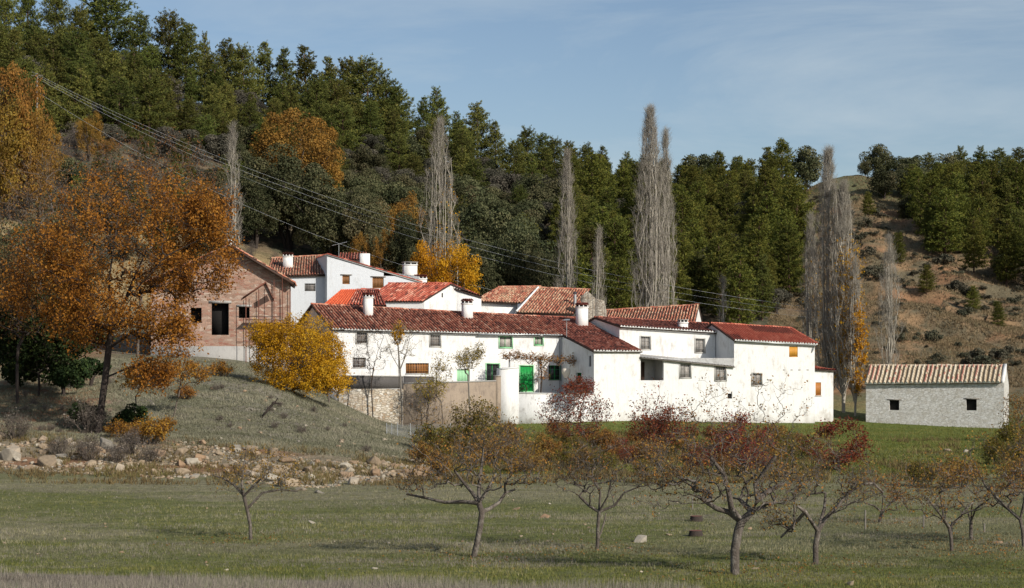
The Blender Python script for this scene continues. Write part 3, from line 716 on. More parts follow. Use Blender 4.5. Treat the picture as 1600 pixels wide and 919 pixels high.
# ground floor wall with porch
s1147 = FG.hit(1147, 570)[0]
zl0 = FG.hit(1000, 557.5)[1]; zl1 = FG.hit(1147, 572)[1]
hl = [H4(FG, 1001, 559.5, 1037, 594.5), H4(FG, 1062.5, 569.5, 1079, 590), H4(FG, 1117.5, 573, 1134, 594.5), H4(FG, 1137, 615, 1144, 623)]
wall_holes(wb, FG, 0, s1147, .4, zl0 - .05, zl1 - .05, hl, th=.35)
wb.quad(FG.w(0, 0, .4), FG.w(0, 0, zl0), FG.w(0, UD, zl0 + .3), FG.w(0, UD, .4))
wb.build('wall', M['white'], hr)
pb = MB(); h = hl[0]                                     # porch room
pb.quad(FG.w(h[0], 2.2, h[2]), FG.w(h[1], 2.2, h[2]), FG.w(h[1], 2.2, h[3] + .2), FG.w(h[0], 2.2, h[3] + .2))
pb.quad(FG.w(h[0], .35, h[2]), FG.w(h[1], .35, h[2]), FG.w(h[1], 2.2, h[2]), FG.w(h[0], 2.2, h[2]))
pb.quad(FG.w(h[0] - .003, .35, h[2]), FG.w(h[0] - .003, 2.2, h[2]), FG.w(h[0] - .003, 2.2, h[3]), FG.w(h[0] - .003, .35, h[3]))
pb.quad(FG.w(h[1] + .003, .35, h[2]), FG.w(h[1] + .003, .35, h[3]), FG.w(h[1] + .003, 2.2, h[3]), FG.w(h[1] + .003, 2.2, h[2]))
po = pb.build('porch', M['cement'], hr)
mb = MB(); mb.box((h[0] + .5, 2.1, h[2]), (h[0] + 1.35, 2.18, h[2] + 1.75), FG); mb.build('door', M['darkwood'], hr)
for x in hl[1:3]: window(hr, FG, x, pane='curtain', surround='surround', frame='greywood', nb=5, grille='greyiron')
for x in hu: window(hr, FU, x, pane='curtain', surround='surround', frame='greywood', nb=5, grille='greyiron')
mb = MB(); h = hl[3]; mb.box((h[0], .2, h[2]), (h[1], .3, h[3]), FG); mb.build('vent_hole', M['hole'], hr)
kk = (zr0 - ze0) / UR; o2 = .3
roof(hr, 't_dark', [(FU.w(u0 - .1, -o2, ze0 - o2 * kk + .12), FU.w(u1 + .02, -o2, ze1 - o2 * kk + .12), FU.w(r1, UR, zr1), FU.w(u0 - .1, UR, zr0))], [(FU.w(u0 - .1, UR, zr0), FU.w(r1, UR, zr1))], mortar='white')
roof(hr, 't_dark', [(FU.w(u1 + .02, UR * 2 + .2, ze1 - .1), FU.w(u0 - .1, UR * 2 + .2, ze0 - .1), FU.w(u0 - .1, UR, zr0), FU.w(r1, UR, zr1))], name='back_roof')
cornice(hr, FU, u0, u1, ze0 - .02, ze1 - .02, h=.12, out=.12)
# lean-to roof: grey corrugated sheet
mb = MB(); n = 120; sA_, sB_ = -.1, s1147 - .02
x = np.linspace(sA_, sB_, n); zz = zl0 + (zl1 - zl0) * (x - sA_) / (sB_ - sA_); c_ = .035 * np.sin(np.arange(n) * np.pi / 2 + .4)
Fv = [FG.w(x[i], -.35, zz[i] - .02 + c_[i]) for i in range(n)]; Bv = [FG.w(x[i], UD - .02, zz[i] + .42 + c_[i]) for i in range(n)]
k = np.arange(n - 1); mb.add(Fv + Bv, np.stack([k, k + 1, k + n + 1, k + n], 1))
lt = mb.build('lean_to_roof', M['cement'], hr)
mb = MB(); mb.hexa([FG.w(sA_, -.3, zl0 - .16), FG.w(sB_, -.3, zl1 - .16), FG.w(sB_, -.02, zl1 - .16), FG.w(sA_, -.02, zl0 - .16), FG.w(sA_, -.3, zl0 - .07), FG.w(sB_, -.3, zl1 - .07), FG.w(sB_, -.02, zl1 - .05), FG.w(sA_, -.02, zl0 - .05)]); mb.build('eave_board', M['greywood'], lt)
chimney(hr, FU, 1063, 1075, 498, 514, 1.6, mat='white_old', depth=.6, cap='flat')
# ---- taller roof behind -------------------------------------------------------------------
FH = Frame(930, 189, -12)
hb = thing('rear_white_house', 'house behind with mottled red roof and small white gable, above the dark porch house', 'house', FH.w(0, 0, 6))
e0, ez0 = FH.hit(925, 507); e1, ez1 = FH.hit(1086, 505); q0, qz0 = FH.hit(945, 486, 4); q1, qz1 = FH.hit(1099, 476.5, 4)
wb = MB(); zbm = 5
wb.quad(FH.w(e0, .3, zbm), FH.w(e1 - .1, .3, zbm), FH.w(e1 - .1, .3, ez1), FH.w(e0, .3, ez0))
wb.add([FH.w(e1 - .1, .3, zbm), FH.w(e1 - .1, 8, zbm), FH.w(e1 - .1, 8, ez1), FH.w(e1 - .1, 4, qz1 - .05), FH.w(e1 - .1, .3, ez1)], [[0, 1, 2, 3, 4]])
wb.add([FH.w(e0, .3, zbm), FH.w(e0, 8, zbm), FH.w(e0, 8, ez0), FH.w(e0, 4, qz0 - .05), FH.w(e0, .3, ez0)], [[4, 3, 2, 1, 0]])
wb.quad(FH.w(e1 - .1, 8, zbm), FH.w(e0, 8, zbm), FH.w(e0, 8, ez0), FH.w(e1 - .1, 8, ez1)); wb.build('wall', M['white_old'], hb)
roof(hb, 't_mix', [(FH.w(e0, 0, ez0), FH.w(e1, 0, ez1), FH.w(e1, 4, qz1), FH.w(e0, 4, qz0))], [(FH.w(e0, 4, qz0), FH.w(e1, 4, qz1))])
roof(hb, 't_mix', [(FH.w(e1, 8.3, ez1), FH.w(e0, 8.3, ez0), FH.w(e0, 4, qz0), FH.w(e1, 4, qz1))], name='back_roof')

# ---- rightmost white house ------------------------------------------------------------------
he = thing('tall_white_house', 'tall plain white house with bright red roof and ochre shutter, right end of the row', 'house', FG.w(s1147, 0, 1.2))
s2, zE1 = FG.hit(1273, 538); _, zE0 = FG.hit(1147, 531.5)
hs_ = [H4(FG, 1233, 541.5, 1246.5, 558), H4(FG, 1175.5, 584, 1190, 602)]
ED = 9.6; 
wb = MB(); wall_holes(wb, FG, s1147, s2, .4, zE0, zE1, hs_)
wb.add([FG.w(s1147, 0, .4), FG.w(s1147, ED, .4), FG.w(s1147, ED, zE0), FG.w(s1147, ED / 2, FG.hit(1108, 505, ED / 2)[1] - .12), FG.w(s1147, 0, zE0)], [[0, 4, 3, 2, 1]])
wb.quad(FG.w(s2, 0, .4), FG.w(s2, ED, .4), FG.w(s2, ED, zE1), FG.w(s2, 0, zE1)); wb.quad(FG.w(s2, ED, .4), FG.w(s1147, ED, .4), FG.w(s1147, ED, zE0), FG.w(s2, ED, zE1))
wb.build('wall', M['white'], he)
zR0 = FG.hit(1108, 505, ED / 2)[1]; sR1, zR1 = FG.hit(1236, 513, ED / 2)
E0 = FG.w(s1147 - .15, -.3, zE0); E1 = FG.w(s2 + .2, -.3, zE1); K0 = FG.w(s1147 - .15, ED / 2, zR0); K1 = FG.w(sR1, ED / 2, zR1); B1_ = FG.w(s2 + .2, ED + .3, zE1); B0_ = FG.w(s1147 - .15, ED + .3, zE0)
def vnew(ii, jj, nc, nr, m):
    v = .3 + .5 * _rt.rand(m); dark = ((ii > nc * .42) & (ii < nc * .93) & (jj > nr * .5)) | ((ii < nc * .12) & (jj < nr * .3)); v[dark] = _rt.rand(dark.sum()) * .12; return v
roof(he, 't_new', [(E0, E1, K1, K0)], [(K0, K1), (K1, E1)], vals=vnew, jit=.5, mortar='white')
roof(he, 't_new', [(E1, B1_, K1, K1 + np.array([0.01, 0.01, 0])), (B1_, B0_, K0, K1)], name='back_roof')
mb = MB(); mb.hexa([FG.w(s1147 + .1, -.3, zE0 - .16), FG.w(s2, -.3, zE1 - .16), FG.w(s2, -.22, zE1 - .16), FG.w(s1147 + .1, -.22, zE0 - .16), FG.w(s1147 + .1, -.32, zE0 - .05), FG.w(s2, -.32, zE1 - .05), FG.w(s2, -.22, zE1 - .05), FG.w(s1147 + .1, -.22, zE0 - .05)]); mb.build('gutter', M['zinc'], he)
mb = MB(); mb.tube([FG.w(s2 - .1, -.25, zE1 - .1), FG.w(s2 - .35, -.06, zE1 - .8)], .05, 6); mb.build('spout', M['zinc'], he)
window(he, FG, hs_[0], style='boards', pane='ochre', frame='ochre', rec=.02, sill=False, nm='shutter')
window(he, FG, hs_[1], pane='curtain', surround='surround', frame='greywood', nb=4, grille='greyiron')
ve_ = MB()
for px_ in (1225, 1237, 1249, 1262): a, z = FG.hit(px_, 578); ve_ = MB(); ve_.box((a - .12, -.03, z - .04), (a + .12, -.003, z + .04), FG); ve_.build('plaster_patch', M['cement'], he)
# side annex
FE = Frame(0, 1, 20); FE.o = FG.o + 1.0 * FG.b
x2, zx = FE.hit(1302, 579); z_a = FE.hit(1275, 577)[1]
hd = H4(FE, 1274.2, 597.5, 1283, 618)
wb = MB(); wall_holes(wb, FE, s2 + .003, x2, .4, z_a, zx, [hd], th=.2)
wb.add([FE.w(x2, 0, .4), FE.w(x2, 5, .4), FE.w(x2, 5, zx), FE.w(x2, 0, zx)], [[0, 1, 2, 3]]); wb.build('annex_wall', M['white'], he)
window(he, FE, hd, style='boards', pane='orangewood', frame='orangewood', rec=.04)
zt_ = FE.hit(1274, 566, .5)[1]
roof(he, 't_new', [(FE.w(s2 + .01, -.25, z_a + .02), FE.w(x2 + .25, -.25, zx + .02), FE.w(x2 + .25, 5, zx + .15), FE.w(s2 + .01, 5, zt_ + .75))], name='annex_roof', jit=.4)

# ---- stone barn on the right ------------------------------------------------------------------
FB = Frame(1353, 181.0, -21)
bs1 = FB.hit(1569, 600)[0]
hbn = thing('stone_barn', 'low whitewashed stone barn with pale striped tile roof, standing apart on the right', 'barn', FB.w(0, 0, .9))
zb0 = FB.hit(1353, 599)[1]; zb1 = FB.hit(1569, 597)[1]; zk0 = FB.hit(1362, 572.5, 2.4)[1]; zk1 = FB.hit(1560, 572.5, 2.4)[1]
hw = [H4(FB, 1389.5, 625.5, 1405, 641), H4(FB, 1509.5, 624, 1526, 641.5)]
BD = 4.6
wb = MB(); wall_holes(wb, FB, 0, bs1, .3, zb0, zb1, hw, th=.45)
for s_, zz, fl in ((0, zb0, True), (bs1, zb1, False)):
    P5 = [FB.w(s_, 0, .3), FB.w(s_, BD, .3), FB.w(s_, BD, zz - .2), FB.w(s_, 2.4, (zk0 if fl else zk1) + .0), FB.w(s_, 0, zz)]
    wb.add(P5, [[4, 3, 2, 1, 0] if fl else [0, 1, 2, 3, 4]])
wb.quad(FB.w(bs1, BD, .3), FB.w(0, BD, .3), FB.w(0, BD, zb0 - .2), FB.w(bs1, BD, zb1 - .2))
wb.build('wall', M['barn'], hbn)
gb = MB()                                                    # raised gable coping
gb.add([FB.w(bs1 + .02, 0, zb1 - .1), FB.w(bs1 + .02, 2.4, zk1 + .02), FB.w(bs1 - .3, 2.4, zk1 + .02), FB.w(bs1 - .3, 0, zb1 - .1),
        FB.w(bs1 + .02, -.05, zb1 + .12), FB.w(bs1 + .02, 2.4, zk1 + .26), FB.w(bs1 - .3, 2.4, zk1 + .26), FB.w(bs1 - .3, -.05, zb1 + .12)], [[0, 1, 5, 4], [1, 2, 6, 5], [2, 3, 7, 6], [3, 0, 4, 7], [4, 5, 6, 7]])
gb.build('gable_coping', M['white_old'], hbn)
def vb(ii, jj, nc, nr, m):
    v = (ii * 7919 % 13) / 13 * .5 + .25 * _rt.rand(m); red = (np.isin(ii, [int(nc * q) for q in (.20, .24, .44, .48, .67, .70, .80, .83)]) & (_rt.rand(m) < .75)) | ((ii < nc * .10) & (_rt.rand(m) < .7)) | ((jj >= nr - 1) & (_rt.rand(m) < .5)) | (_rt.rand(m) < .06); v[red] = .97; return v
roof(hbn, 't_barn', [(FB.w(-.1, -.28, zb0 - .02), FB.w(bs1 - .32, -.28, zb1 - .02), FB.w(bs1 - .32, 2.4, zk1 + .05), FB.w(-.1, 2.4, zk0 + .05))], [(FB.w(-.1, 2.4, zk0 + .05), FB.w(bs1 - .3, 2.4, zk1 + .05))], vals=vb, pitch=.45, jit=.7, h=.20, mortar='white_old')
roof(hbn, 't_barn', [(FB.w(bs1 + .05, BD + .2, zb1 - .3), FB.w(-.1, BD + .2, zb0 - .3), FB.w(-.1, 2.4, zk0 + .05), FB.w(bs1 + .05, 2.4, zk1 + .05))], name='back_roof', pitch=.37)
for x in hw:
    mb = MB(); mb.box((x[0], .38, x[2]), (x[1], .44, x[3]), FB); w0 = mb.build('window_opening', M['hole'], hbn); 
    mb = MB(); mb.box((x[0] - .25, -.02, x[3] + .002), (x[1] + .25, .1, x[3] + .1), FB); mb.build('lintel', M['greywood'], w0)
# ---- small white house in the middle (gable towards the camera's right) ------------------------
FC = Frame(663, 186, 32)        # gable wall plane, apex at px 705
hc = thing('white_gabled_house', 'small white house with pointed gable and bright red roof behind the long house', 'house', FC.w(0, 0, 8))
cA = FC.hit(663, 468.5); cP = FC.hit(704, 444.5); cB = FC.hit(748, 462)
wb = MB(); zb = 7.5; LEN = 6.3
FCS = lambda s, d, z: FC.w(s, d, z)
wb.add([FC.w(cA[0], 0, zb), FC.w(cB[0], 0, zb), FC.w(cB[0], 0, cB[1]), FC.w(cP[0], 0, cP[1] - .05), FC.w(cA[0], 0, cA[1] - .05)], [[0, 1, 2, 3, 4]])
# left wall going back-left
def back(px, py, s, z0):        # direction of the ridge (to the left, slightly back)
    return None
dv = np.array([-0.985, 0.17])
def X(p, L, dz=0): return np.array([p[0] + dv[0] * L, p[1] + dv[1] * L, p[2] + dz])
a0 = FC.w(cA[0], 0, cA[1]); p0 = FC.w(cP[0], 0, cP[1]); b0 = FC.w(cB[0], 0, cB[1])
wb.quad(X(a0, LEN) * [1, 1, 0] + [0, 0, zb], a0 * [1, 1, 0] + [0, 0, zb], a0 - [0, 0, .06], X(a0, LEN, -.06))
wb.build('wall', M['white'], hc)
o3 = (a0 - p0) / np.linalg.norm(a0 - p0) * .35; g3 = np.array([-dv[0], -dv[1], 0]) * .12
roof(hc, 't_red', [(X(a0 + o3, LEN), a0 + o3 + g3, p0 + g3 + [0, 0, .08], X(p0, LEN + .4, .12))], [(X(p0, LEN + .4, .12), p0 + g3 + [0, 0, .08])])
roof(hc, 't_red', [(b0 + g3 + [.1, 0, 0], X(b0, LEN, .0), X(p0, LEN + .4, .12), p0 + g3 + [0, 0, .08])], name='back_roof')
mb = MB(); s_, z_ = FC.hit(691, 461); mb.box((s_ - .07, -.02, z_ - .25), (s_ + .07, .1, z_ + .2), FC); mb.build('vent_slit', M['hole'], hc)
# cream low wall continuing right of the gable with small tiles
FD = Frame(706, 188, 6)
lw = thing('white_outbuilding', 'low cream walled outbuilding with a strip of red tiles right of the pointed gable', 'outbuilding', FD.w(0, 0, 8))
wb = MB(); s_e = FD.hit(752, 470)[0]; za, zc = FD.hit(706, 450)[1], FD.hit(752, 464)[1]
wb.hexa([FD.w(0, 0, 8), FD.w(s_e, 0, 8), FD.w(s_e, 4, 8), FD.w(0, 4, 8), FD.w(0, 0, za), FD.w(s_e, 0, zc), FD.w(s_e, 4, zc), FD.w(0, 4, za)]); wb.build('wall', M['white_old'], lw)
roof(lw, 't_mix', [(FD.w(-.05, -.15, za + .02), FD.w(s_e + .1, -.15, zc + .02), FD.w(s_e + .1, 4.1, zc + .25), FD.w(-.05, 4.1, za + .25))])
# low roofs between: orange + red
FO = Frame(505, 181.5, 4)
ho = thing('low_orange_roofed_shed', 'low shed with bright orange tiles beside older red tiles, left of the first chimney', 'shed', FO.w(0, 0, 8))
A0 = FO.w(0, -.2, FO.hit(505, 476)[1]); A1 = FO.w(FO.hit(542, 476)[0], -.2, FO.hit(542, 476.5)[1]); A2 = FO.w(FO.hit(604, 478)[0], -.2, FO.hit(604, 478)[1])
T0 = FO.w(FO.hit(533, 453, 3.4)[0], 3.4, FO.hit(533, 453, 3.4)[1]); T1 = FO.w(FO.hit(557, 452.5, 3.4)[0], 3.4, FO.hit(557, 452.5, 3.4)[1]); T2 = FO.w(FO.hit(592, 453, 3.4)[0], 3.4, FO.hit(592, 453, 3.4)[1])
wb = MB(); wb.hexa([FO.w(0.3, 0, 7.5), FO.w(FO.hit(600, 478)[0], 0, 7.5), FO.w(FO.hit(600, 478)[0], 3.3, 7.5), FO.w(0.3, 3.3, 7.5), A0 + [.3, .2, -.1], A2 + [-.2, .2, -.1], T2 + [0, 0, -.2], T0 + [0, 0, -.2]]); wb.build('wall', M['white'], ho)
roof(ho, 't_orange', [(A0, A1, T1, T0)], jit=.2, name='orange_roof'); roof(ho, 't_red', [(A1 + [.02, 0, 0], A2, T2, T1 + [.02, 0, 0])], [(T1, T2)], name='old_roof')

# ---- upper left house (big bluish gable wall) ----------------------------------------------------
FK = Frame(511, 196, 16)
hk = thing('bluish_gabled_house', 'pale bluish white house with a long sloping gable, two brown windows and grey lintels', 'house', FK.w(0, 0, 11))
s_e, z_e = FK.hit(655, 440); zap = FK.hit(513, 399)[1]; s_a = FK.hit(514, 399)[0]; s_l = FK.hit(511, 400)[0]
kh = [H4(FK, 535, 430.5, 546.5, 444), H4(FK, 582, 433.5, 599.5, 450.5)]
wb = MB()
wall_holes(wb, FK, s_l, s_e, 9.5, z_e - 1.0, z_e - 1.0, [h for h in kh if h[3] < z_e - 1.0 - .01])
z1k = z_e - 1.0
xs = [s_l, kh[0][0], kh[0][1], kh[1][0], kh[1][1], s_e]
topk = lambda x: zap + (z_e - zap) * (x - s_l) / (s_e - s_l)
wb = MB(); wall_holes(wb, FK, s_l, s_e, 9.5, zap, z_e, kh)
wb.quad(FK.w(s_l, 0, 9.5), FK.w(s_l, 0, zap), FK.w(s_l, 7, zap), FK.w(s_l, 7, 9.5)); wb.quad(FK.w(s_e, 0, 9.5), FK.w(s_e, 7, 9.5), FK.w(s_e, 7, z_e), FK.w(s_e, 0, z_e))
wb.quad(FK.w(s_e, 7, 9.5), FK.w(s_l, 7, 9.5), FK.w(s_l, 7, zap), FK.w(s_e, 7, z_e))
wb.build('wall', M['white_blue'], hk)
for h in kh: window(hk, FK, h, style='boards', pane='wood', frame='orangewood', rec=.12, sill=False); lintel(hk, FK, h)
# roof sloping down to the right, seen edge on
sl_d = 7.2
roof(hk, 't_red', [(FK.w(s_e + .3, -.12, z_e - .05), FK.w(s_e + .3, sl_d, z_e - .05), FK.w(s_l, sl_d, zap + .1), FK.w(s_l, -.12, zap + .1))], thick=.1, bed='cement')
mb = MB(); c0, cz0 = FK.hit(563, 396, 5); c1, _ = FK.hit(578, 396, 5); mb.box((c0, 5, cz0 - 2.5), (c1, 5.6, cz0), FK); mb.build('parapet', M['white_old'], hk)
chimney(hk, FK, 632, 652, 408, 436, 1.0, mat='white', depth=1.0, cap='flat')
chimney(hk, FK, 649, 667, 430, 444, .3, mat='white_old', depth=.7, gapn=3)
hk2 = thing('cream_chimney_house', 'low white house with one barred window under a wavy red roof, cream chimney on top', 'house', FK.w(0, 1, 11))
FL = Frame(448, 197, 6)
l1, zl_ = FL.hit(513, 430.5); zl0_ = FL.hit(448, 433)[1]
lh = [H4(FL, 476, 443, 493, 455)]
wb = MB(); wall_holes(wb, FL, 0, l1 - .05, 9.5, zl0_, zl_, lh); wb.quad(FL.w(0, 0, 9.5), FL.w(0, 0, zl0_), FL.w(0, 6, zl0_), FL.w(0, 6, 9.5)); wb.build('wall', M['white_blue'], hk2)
window(hk2, FL, lh[0], pane='curtain2', frame='greywood', sill=False, grille='greyiron')
LD = 6.5
g0, gz0 = FL.hit(424, 404, LD); g1, gz1 = FL.hit(510, 399, LD)
roof(hk2, 't_mix', [(FL.w(FL.hit(415, 431)[0], -.3, zl0_ + .05), FL.w(l1 - .05, -.3, zl_ + .05), FL.w(g1, LD, gz1), FL.w(g0, LD, gz0))], [(FL.w(g0, LD, gz0), FL.w(g1, LD, gz1))])
chimney(hk2, FL, 442, 457.5, 395, 418, 2.6, mat='white_old', depth=.9, gapn=3)
# roof behind the bluish gable
FP = Frame(528, 206, 4)
hp = thing('house_behind_gable', 'red roofed house partly hidden behind the bluish gable', 'house', FP.w(0, 0, 12))
p0_, pz0 = FP.hit(528, 406); p1_, pz1 = FP.hit(572, 406); 
wb = MB(); wb.hexa([FP.w(0, .3, 11), FP.w(p1_, .3, 11), FP.w(p1_, 5, 11), FP.w(0, 5, 11), FP.w(0, .3, pz0 - .1), FP.w(p1_, .3, pz1 - .1), FP.w(p1_, 5, pz1 + .6), FP.w(0, 5, pz0 + .6)]); wb.build('wall', M['white_old'], hp)
roof(hp, 't_red', [(FP.w(0, 0, pz0), FP.w(p1_, 0, pz1), FP.w(p1_ + .1, 5, FP.hit(576, 395, 5)[1]), FP.w(0, 5, FP.hit(530, 396, 5)[1]))])
antenna('slanted white television antenna above the bluish gable', FK.w(FK.hit(531, 405)[0], .6, FK.hit(531, 404, .6)[1]), 1.6, 1.5, .1)

# ---- roofs behind on the right of the middle ------------------------------------------------------
FQ = Frame(740, 190, 6)
hq = thing('grey_walled_house', 'low house with shaded grey wall under a tan and red roof, middle of the village', 'house', FQ.w(0, 0, 8))
a_, za_ = FQ.hit(742, 471); b_, zb_ = FQ.hit(815, 474)
wb = MB(); wb.hexa([FQ.w(a_, 0, 7.5), FQ.w(b_, 0, 7.5), FQ.w(b_, 5, 7.5), FQ.w(a_, 5, 7.5), FQ.w(a_, 0, za_ - .05), FQ.w(b_, 0, zb_ - .05), FQ.w(b_, 5, zb_ + .9), FQ.w(a_, 5, za_ + .9)]); wb.build('wall', M['white_old'], hq)
roof(hq, 't_mix', [(FQ.w(a_ - .3, -.45, za_), FQ.w(b_ - .1, -.45, zb_), FQ.w(FQ.hit(845, 448, 4.8)[0], 4.8, FQ.hit(845, 448, 4.8)[1]), FQ.w(FQ.hit(778, 449, 4.8)[0], 4.8, FQ.hit(770, 449, 4.8)[1]))], [(FQ.w(FQ.hit(778, 449, 4.8)[0], 4.8, FQ.hit(770, 449, 4.8)[1]), FQ.w(FQ.hit(845, 448, 4.8)[0], 4.8, FQ.hit(845, 448, 4.8)[1]))])
FR = Frame(808, 186.5, 3)
hq2 = thing('large_roofed_house', 'house with the largest mottled orange roof of the village, behind the third chimney', 'house', FR.w(0, 0, 8))
a_, za_ = FR.hit(807, 488.5); b_, zb_ = FR.hit(896, 491); t0, tz0 = FR.hit(842, 450, 6.6); t1, tz1 = FR.hit(922, 453, 6.6)
wb = MB(); wb.hexa([FR.w(a_ + .3, 0.2, 7.5), FR.w(b_, .2, 7.5), FR.w(b_, 6, 7.5), FR.w(a_ + .3, 6, 7.5), FR.w(a_ + .3, .2, za_ - .1), FR.w(b_, .2, zb_ - .1), FR.w(b_, 6, zb_ + 1.9), FR.w(a_ + .3, 6, za_ + 1.9)]); wb.build('wall', M['white_old'], hq2)
roof(hq2, 't_mix', [(FR.w(a_, -.2, za_), FR.w(b_, -.2, zb_), FR.w(t1, 6.6, tz1), FR.w(t0, 6.6, tz0))], [(FR.w(t0, 6.6, tz0), FR.w(t1, 6.6, tz1))])
vg = MB(); vg.tube([FR.w(a_ - .05, -.2, za_ + .08), FR.w(t0 - .05, 6.6, tz0 + .08)], .11, 6); vg.build('verge', M['white_old'], hq2)
fl = MB(); s_, z_ = FR.hit(898.5, 474, 2.2); fl.tube([FR.w(s_, 2.2, z_ - .4), FR.w(s_, 2.2, z_ + .95)], .16, 10); flo = fl.build('stove_pipe', M['zinc'], hq2)
fl = MB(); fl.tube([FR.w(s_, 2.2, z_ + 1.0), FR.w(s_, 2.2, z_ + 1.25)], [.27, .10], 10, cap=True); fl.build('cowl', M['iron'], flo)
rw = MB(); _r = np.random.RandomState(5)
pts = [(908, 462), (918, 455), (925, 461), (930, 466), (944, 470), (948, 487)]
Fr = Frame(905, 186, 0)
for i in range(len(pts) - 1):
    (xa, ya), (xb, yb) = pts[i], pts[i + 1]; sa1, z1 = Fr.hit(xa, ya); sb1, z2 = Fr.hit(xb, yb)
    rw.hexa([Fr.w(sa1, 0, 8), Fr.w(sb1, 0, 8), Fr.w(sb1, .6, 8), Fr.w(sa1, .6, 8), Fr.w(sa1, 0, z1), Fr.w(sb1, 0, z2), Fr.w(sb1, .6, z2), Fr.w(sa1, .6, z1)])
tag(rw.build('ruined_wall', M['ruin'], loc=Fr.w(0, 0, 8)), 'crumbling bare stone wall stub behind the third chimney', 'wall')

# ---- unfinished pink brick house ---------------------------------------------------------------------
FX = Frame(250, 168, 6)
hx = thing('unfinished_brick_house', 'unfinished pink brick house with dark open doorway and brown sloping eave', 'house', FX.w(0, 0, 8))
xs0 = FX.hit(236, 500)[0]; xe = FX.hit(452, 500)[0]
xh = [H4(FX, 330.5, 474, 357.5, 523.5), H4(FX, 373, 479.5, 390, 497), H4(FX, 298, 481, 315, 504.5)]
za0 = FX.hit(258, 440)[1]; zpk = FX.hit(361, 386)[1]; spk = FX.hit(361, 386)[0]; ze_ = FX.hit(453, 439)[1]
wb = MB(); zl_x = min(za0, ze_)
wall_holes(wb, FX, xs0, xe, 6.9, zl_x, zl_x, xh)
wb.add([FX.w(xs0, 0, zl_x), FX.w(xe, 0, zl_x), FX.w(xe, 0, ze_ - .05), FX.w(spk, 0, zpk - .1), FX.w(xs0, 0, za0)], [[0, 1, 2, 3, 4]])
XD = 8
wb.quad(FX.w(xs0, 0, 6.9), FX.w(xs0, 0, za0), FX.w(xs0, XD, za0), FX.w(xs0, XD, 6.9)); wb.quad(FX.w(xe, 0, 6.9), FX.w(xe, XD, 6.9), FX.w(xe, XD, ze_), FX.w(xe, 0, ze_ - .05))
wb.quad(FX.w(xe, XD, 6.9), FX.w(xs0, XD, 6.9), FX.w(xs0, XD, zl_x), FX.w(xe, XD, zl_x))
wb.build('wall', M['pink'], hx)
bd = MB(); bd.box((xs0 - .05, -.06, 6.2), (xe + .05, -.003, FX.hit(340, 541)[1]), FX); bd.build('foundation', M['cement'], hx)
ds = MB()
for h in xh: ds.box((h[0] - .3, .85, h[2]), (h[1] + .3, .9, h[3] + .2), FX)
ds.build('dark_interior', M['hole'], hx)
fb = MB(); h = xh[0]; fb.box((h[0] - .25, -.05, h[3] + .002), (h[1] + .25, -.003, h[3] + .24), FX); fb.box((xh[1][0] - .2, -.05, xh[1][3] + .002), (xh[1][1] + .2, -.003, xh[1][3] + .2), FX); fb.build('lintel', M['cement'], hx)
# roof planes going down both sides from the ridge, big overhang to the front
oh = .9; e_r = FX.w(FX.hit(460, 443)[0], -oh, FX.hit(457, 443)[1]); k_f = FX.w(spk, -oh, zpk + .1)
s460 = FX.hit(460, 443)[0]; z460 = ze_ - .2
roof(hx, 't_mix', [(FX.w(s460, -oh, z460), FX.w(s460, XD, z460), FX.w(spk, XD, zpk + .15), FX.w(spk, -oh, zpk + .15))], bed='darkwood', thick=.22)
roof(hx, 't_mix', [(FX.w(xs0 - .4, XD, za0 - .1), FX.w(xs0 - .4, -oh, za0 - .1), FX.w(spk - .01, -oh, zpk + .15), FX.w(spk - .01, XD, zpk + .15))], bed='darkwood', thick=.22, name='left_roof')
vb_ = MB(); vb_.hexa([FX.w(spk - .25, -oh - .06, zpk + .0), FX.w(spk + .12, -oh - .06, zpk + .0), FX.w(spk + .12, -oh + .3, zpk), FX.w(spk - .25, -oh + .3, zpk), FX.w(spk - .25, -oh - .06, zpk + .75), FX.w(spk + .12, -oh - .06, zpk + .6), FX.w(spk + .12, -oh + .3, zpk + .6), FX.w(spk - .25, -oh + .3, zpk + .75)]); vb_.build('ridge_end', M['white_old'], hx)
# small pitched canopy on the front wall
cb = MB(); 
c1_ = FX.hit(380, 465); c2_ = FX.hit(415, 441); c3_ = FX.hit(428, 468)
for (p, q) in ((c1_, c2_), (c2_, c3_)): cb.hexa([FX.w(p[0], -.25, p[1] - .1), FX.w(q[0], -.25, q[1] - .1), FX.w(q[0], -.003, q[1] - .1), FX.w(p[0], -.003, p[1] - .1), FX.w(p[0], -.25, p[1] + .06), FX.w(q[0], -.25, q[1] + .06), FX.w(q[0], -.003, q[1] + .06), FX.w(p[0], -.003, p[1] + .06)])
cb.build('porch_gable', M['rust'], hx)
cb = MB(); d1 = FX.hit(396, 474); d2 = FX.hit(417, 461); d3 = FX.hit(421, 470); cb.add([FX.w(d1[0], -.01, d1[1]), FX.w(d2[0], -.01, d2[1]), FX.w(d3[0], -.01, d3[1]), FX.w(d1[0] + .1, -.01, d1[1] - .5)], [[0, 3, 2, 1]]); cb.build('beam_shadow_board', M['darkwood'], hx)  # flat dark quad painted onto the wall as the beam's shadow
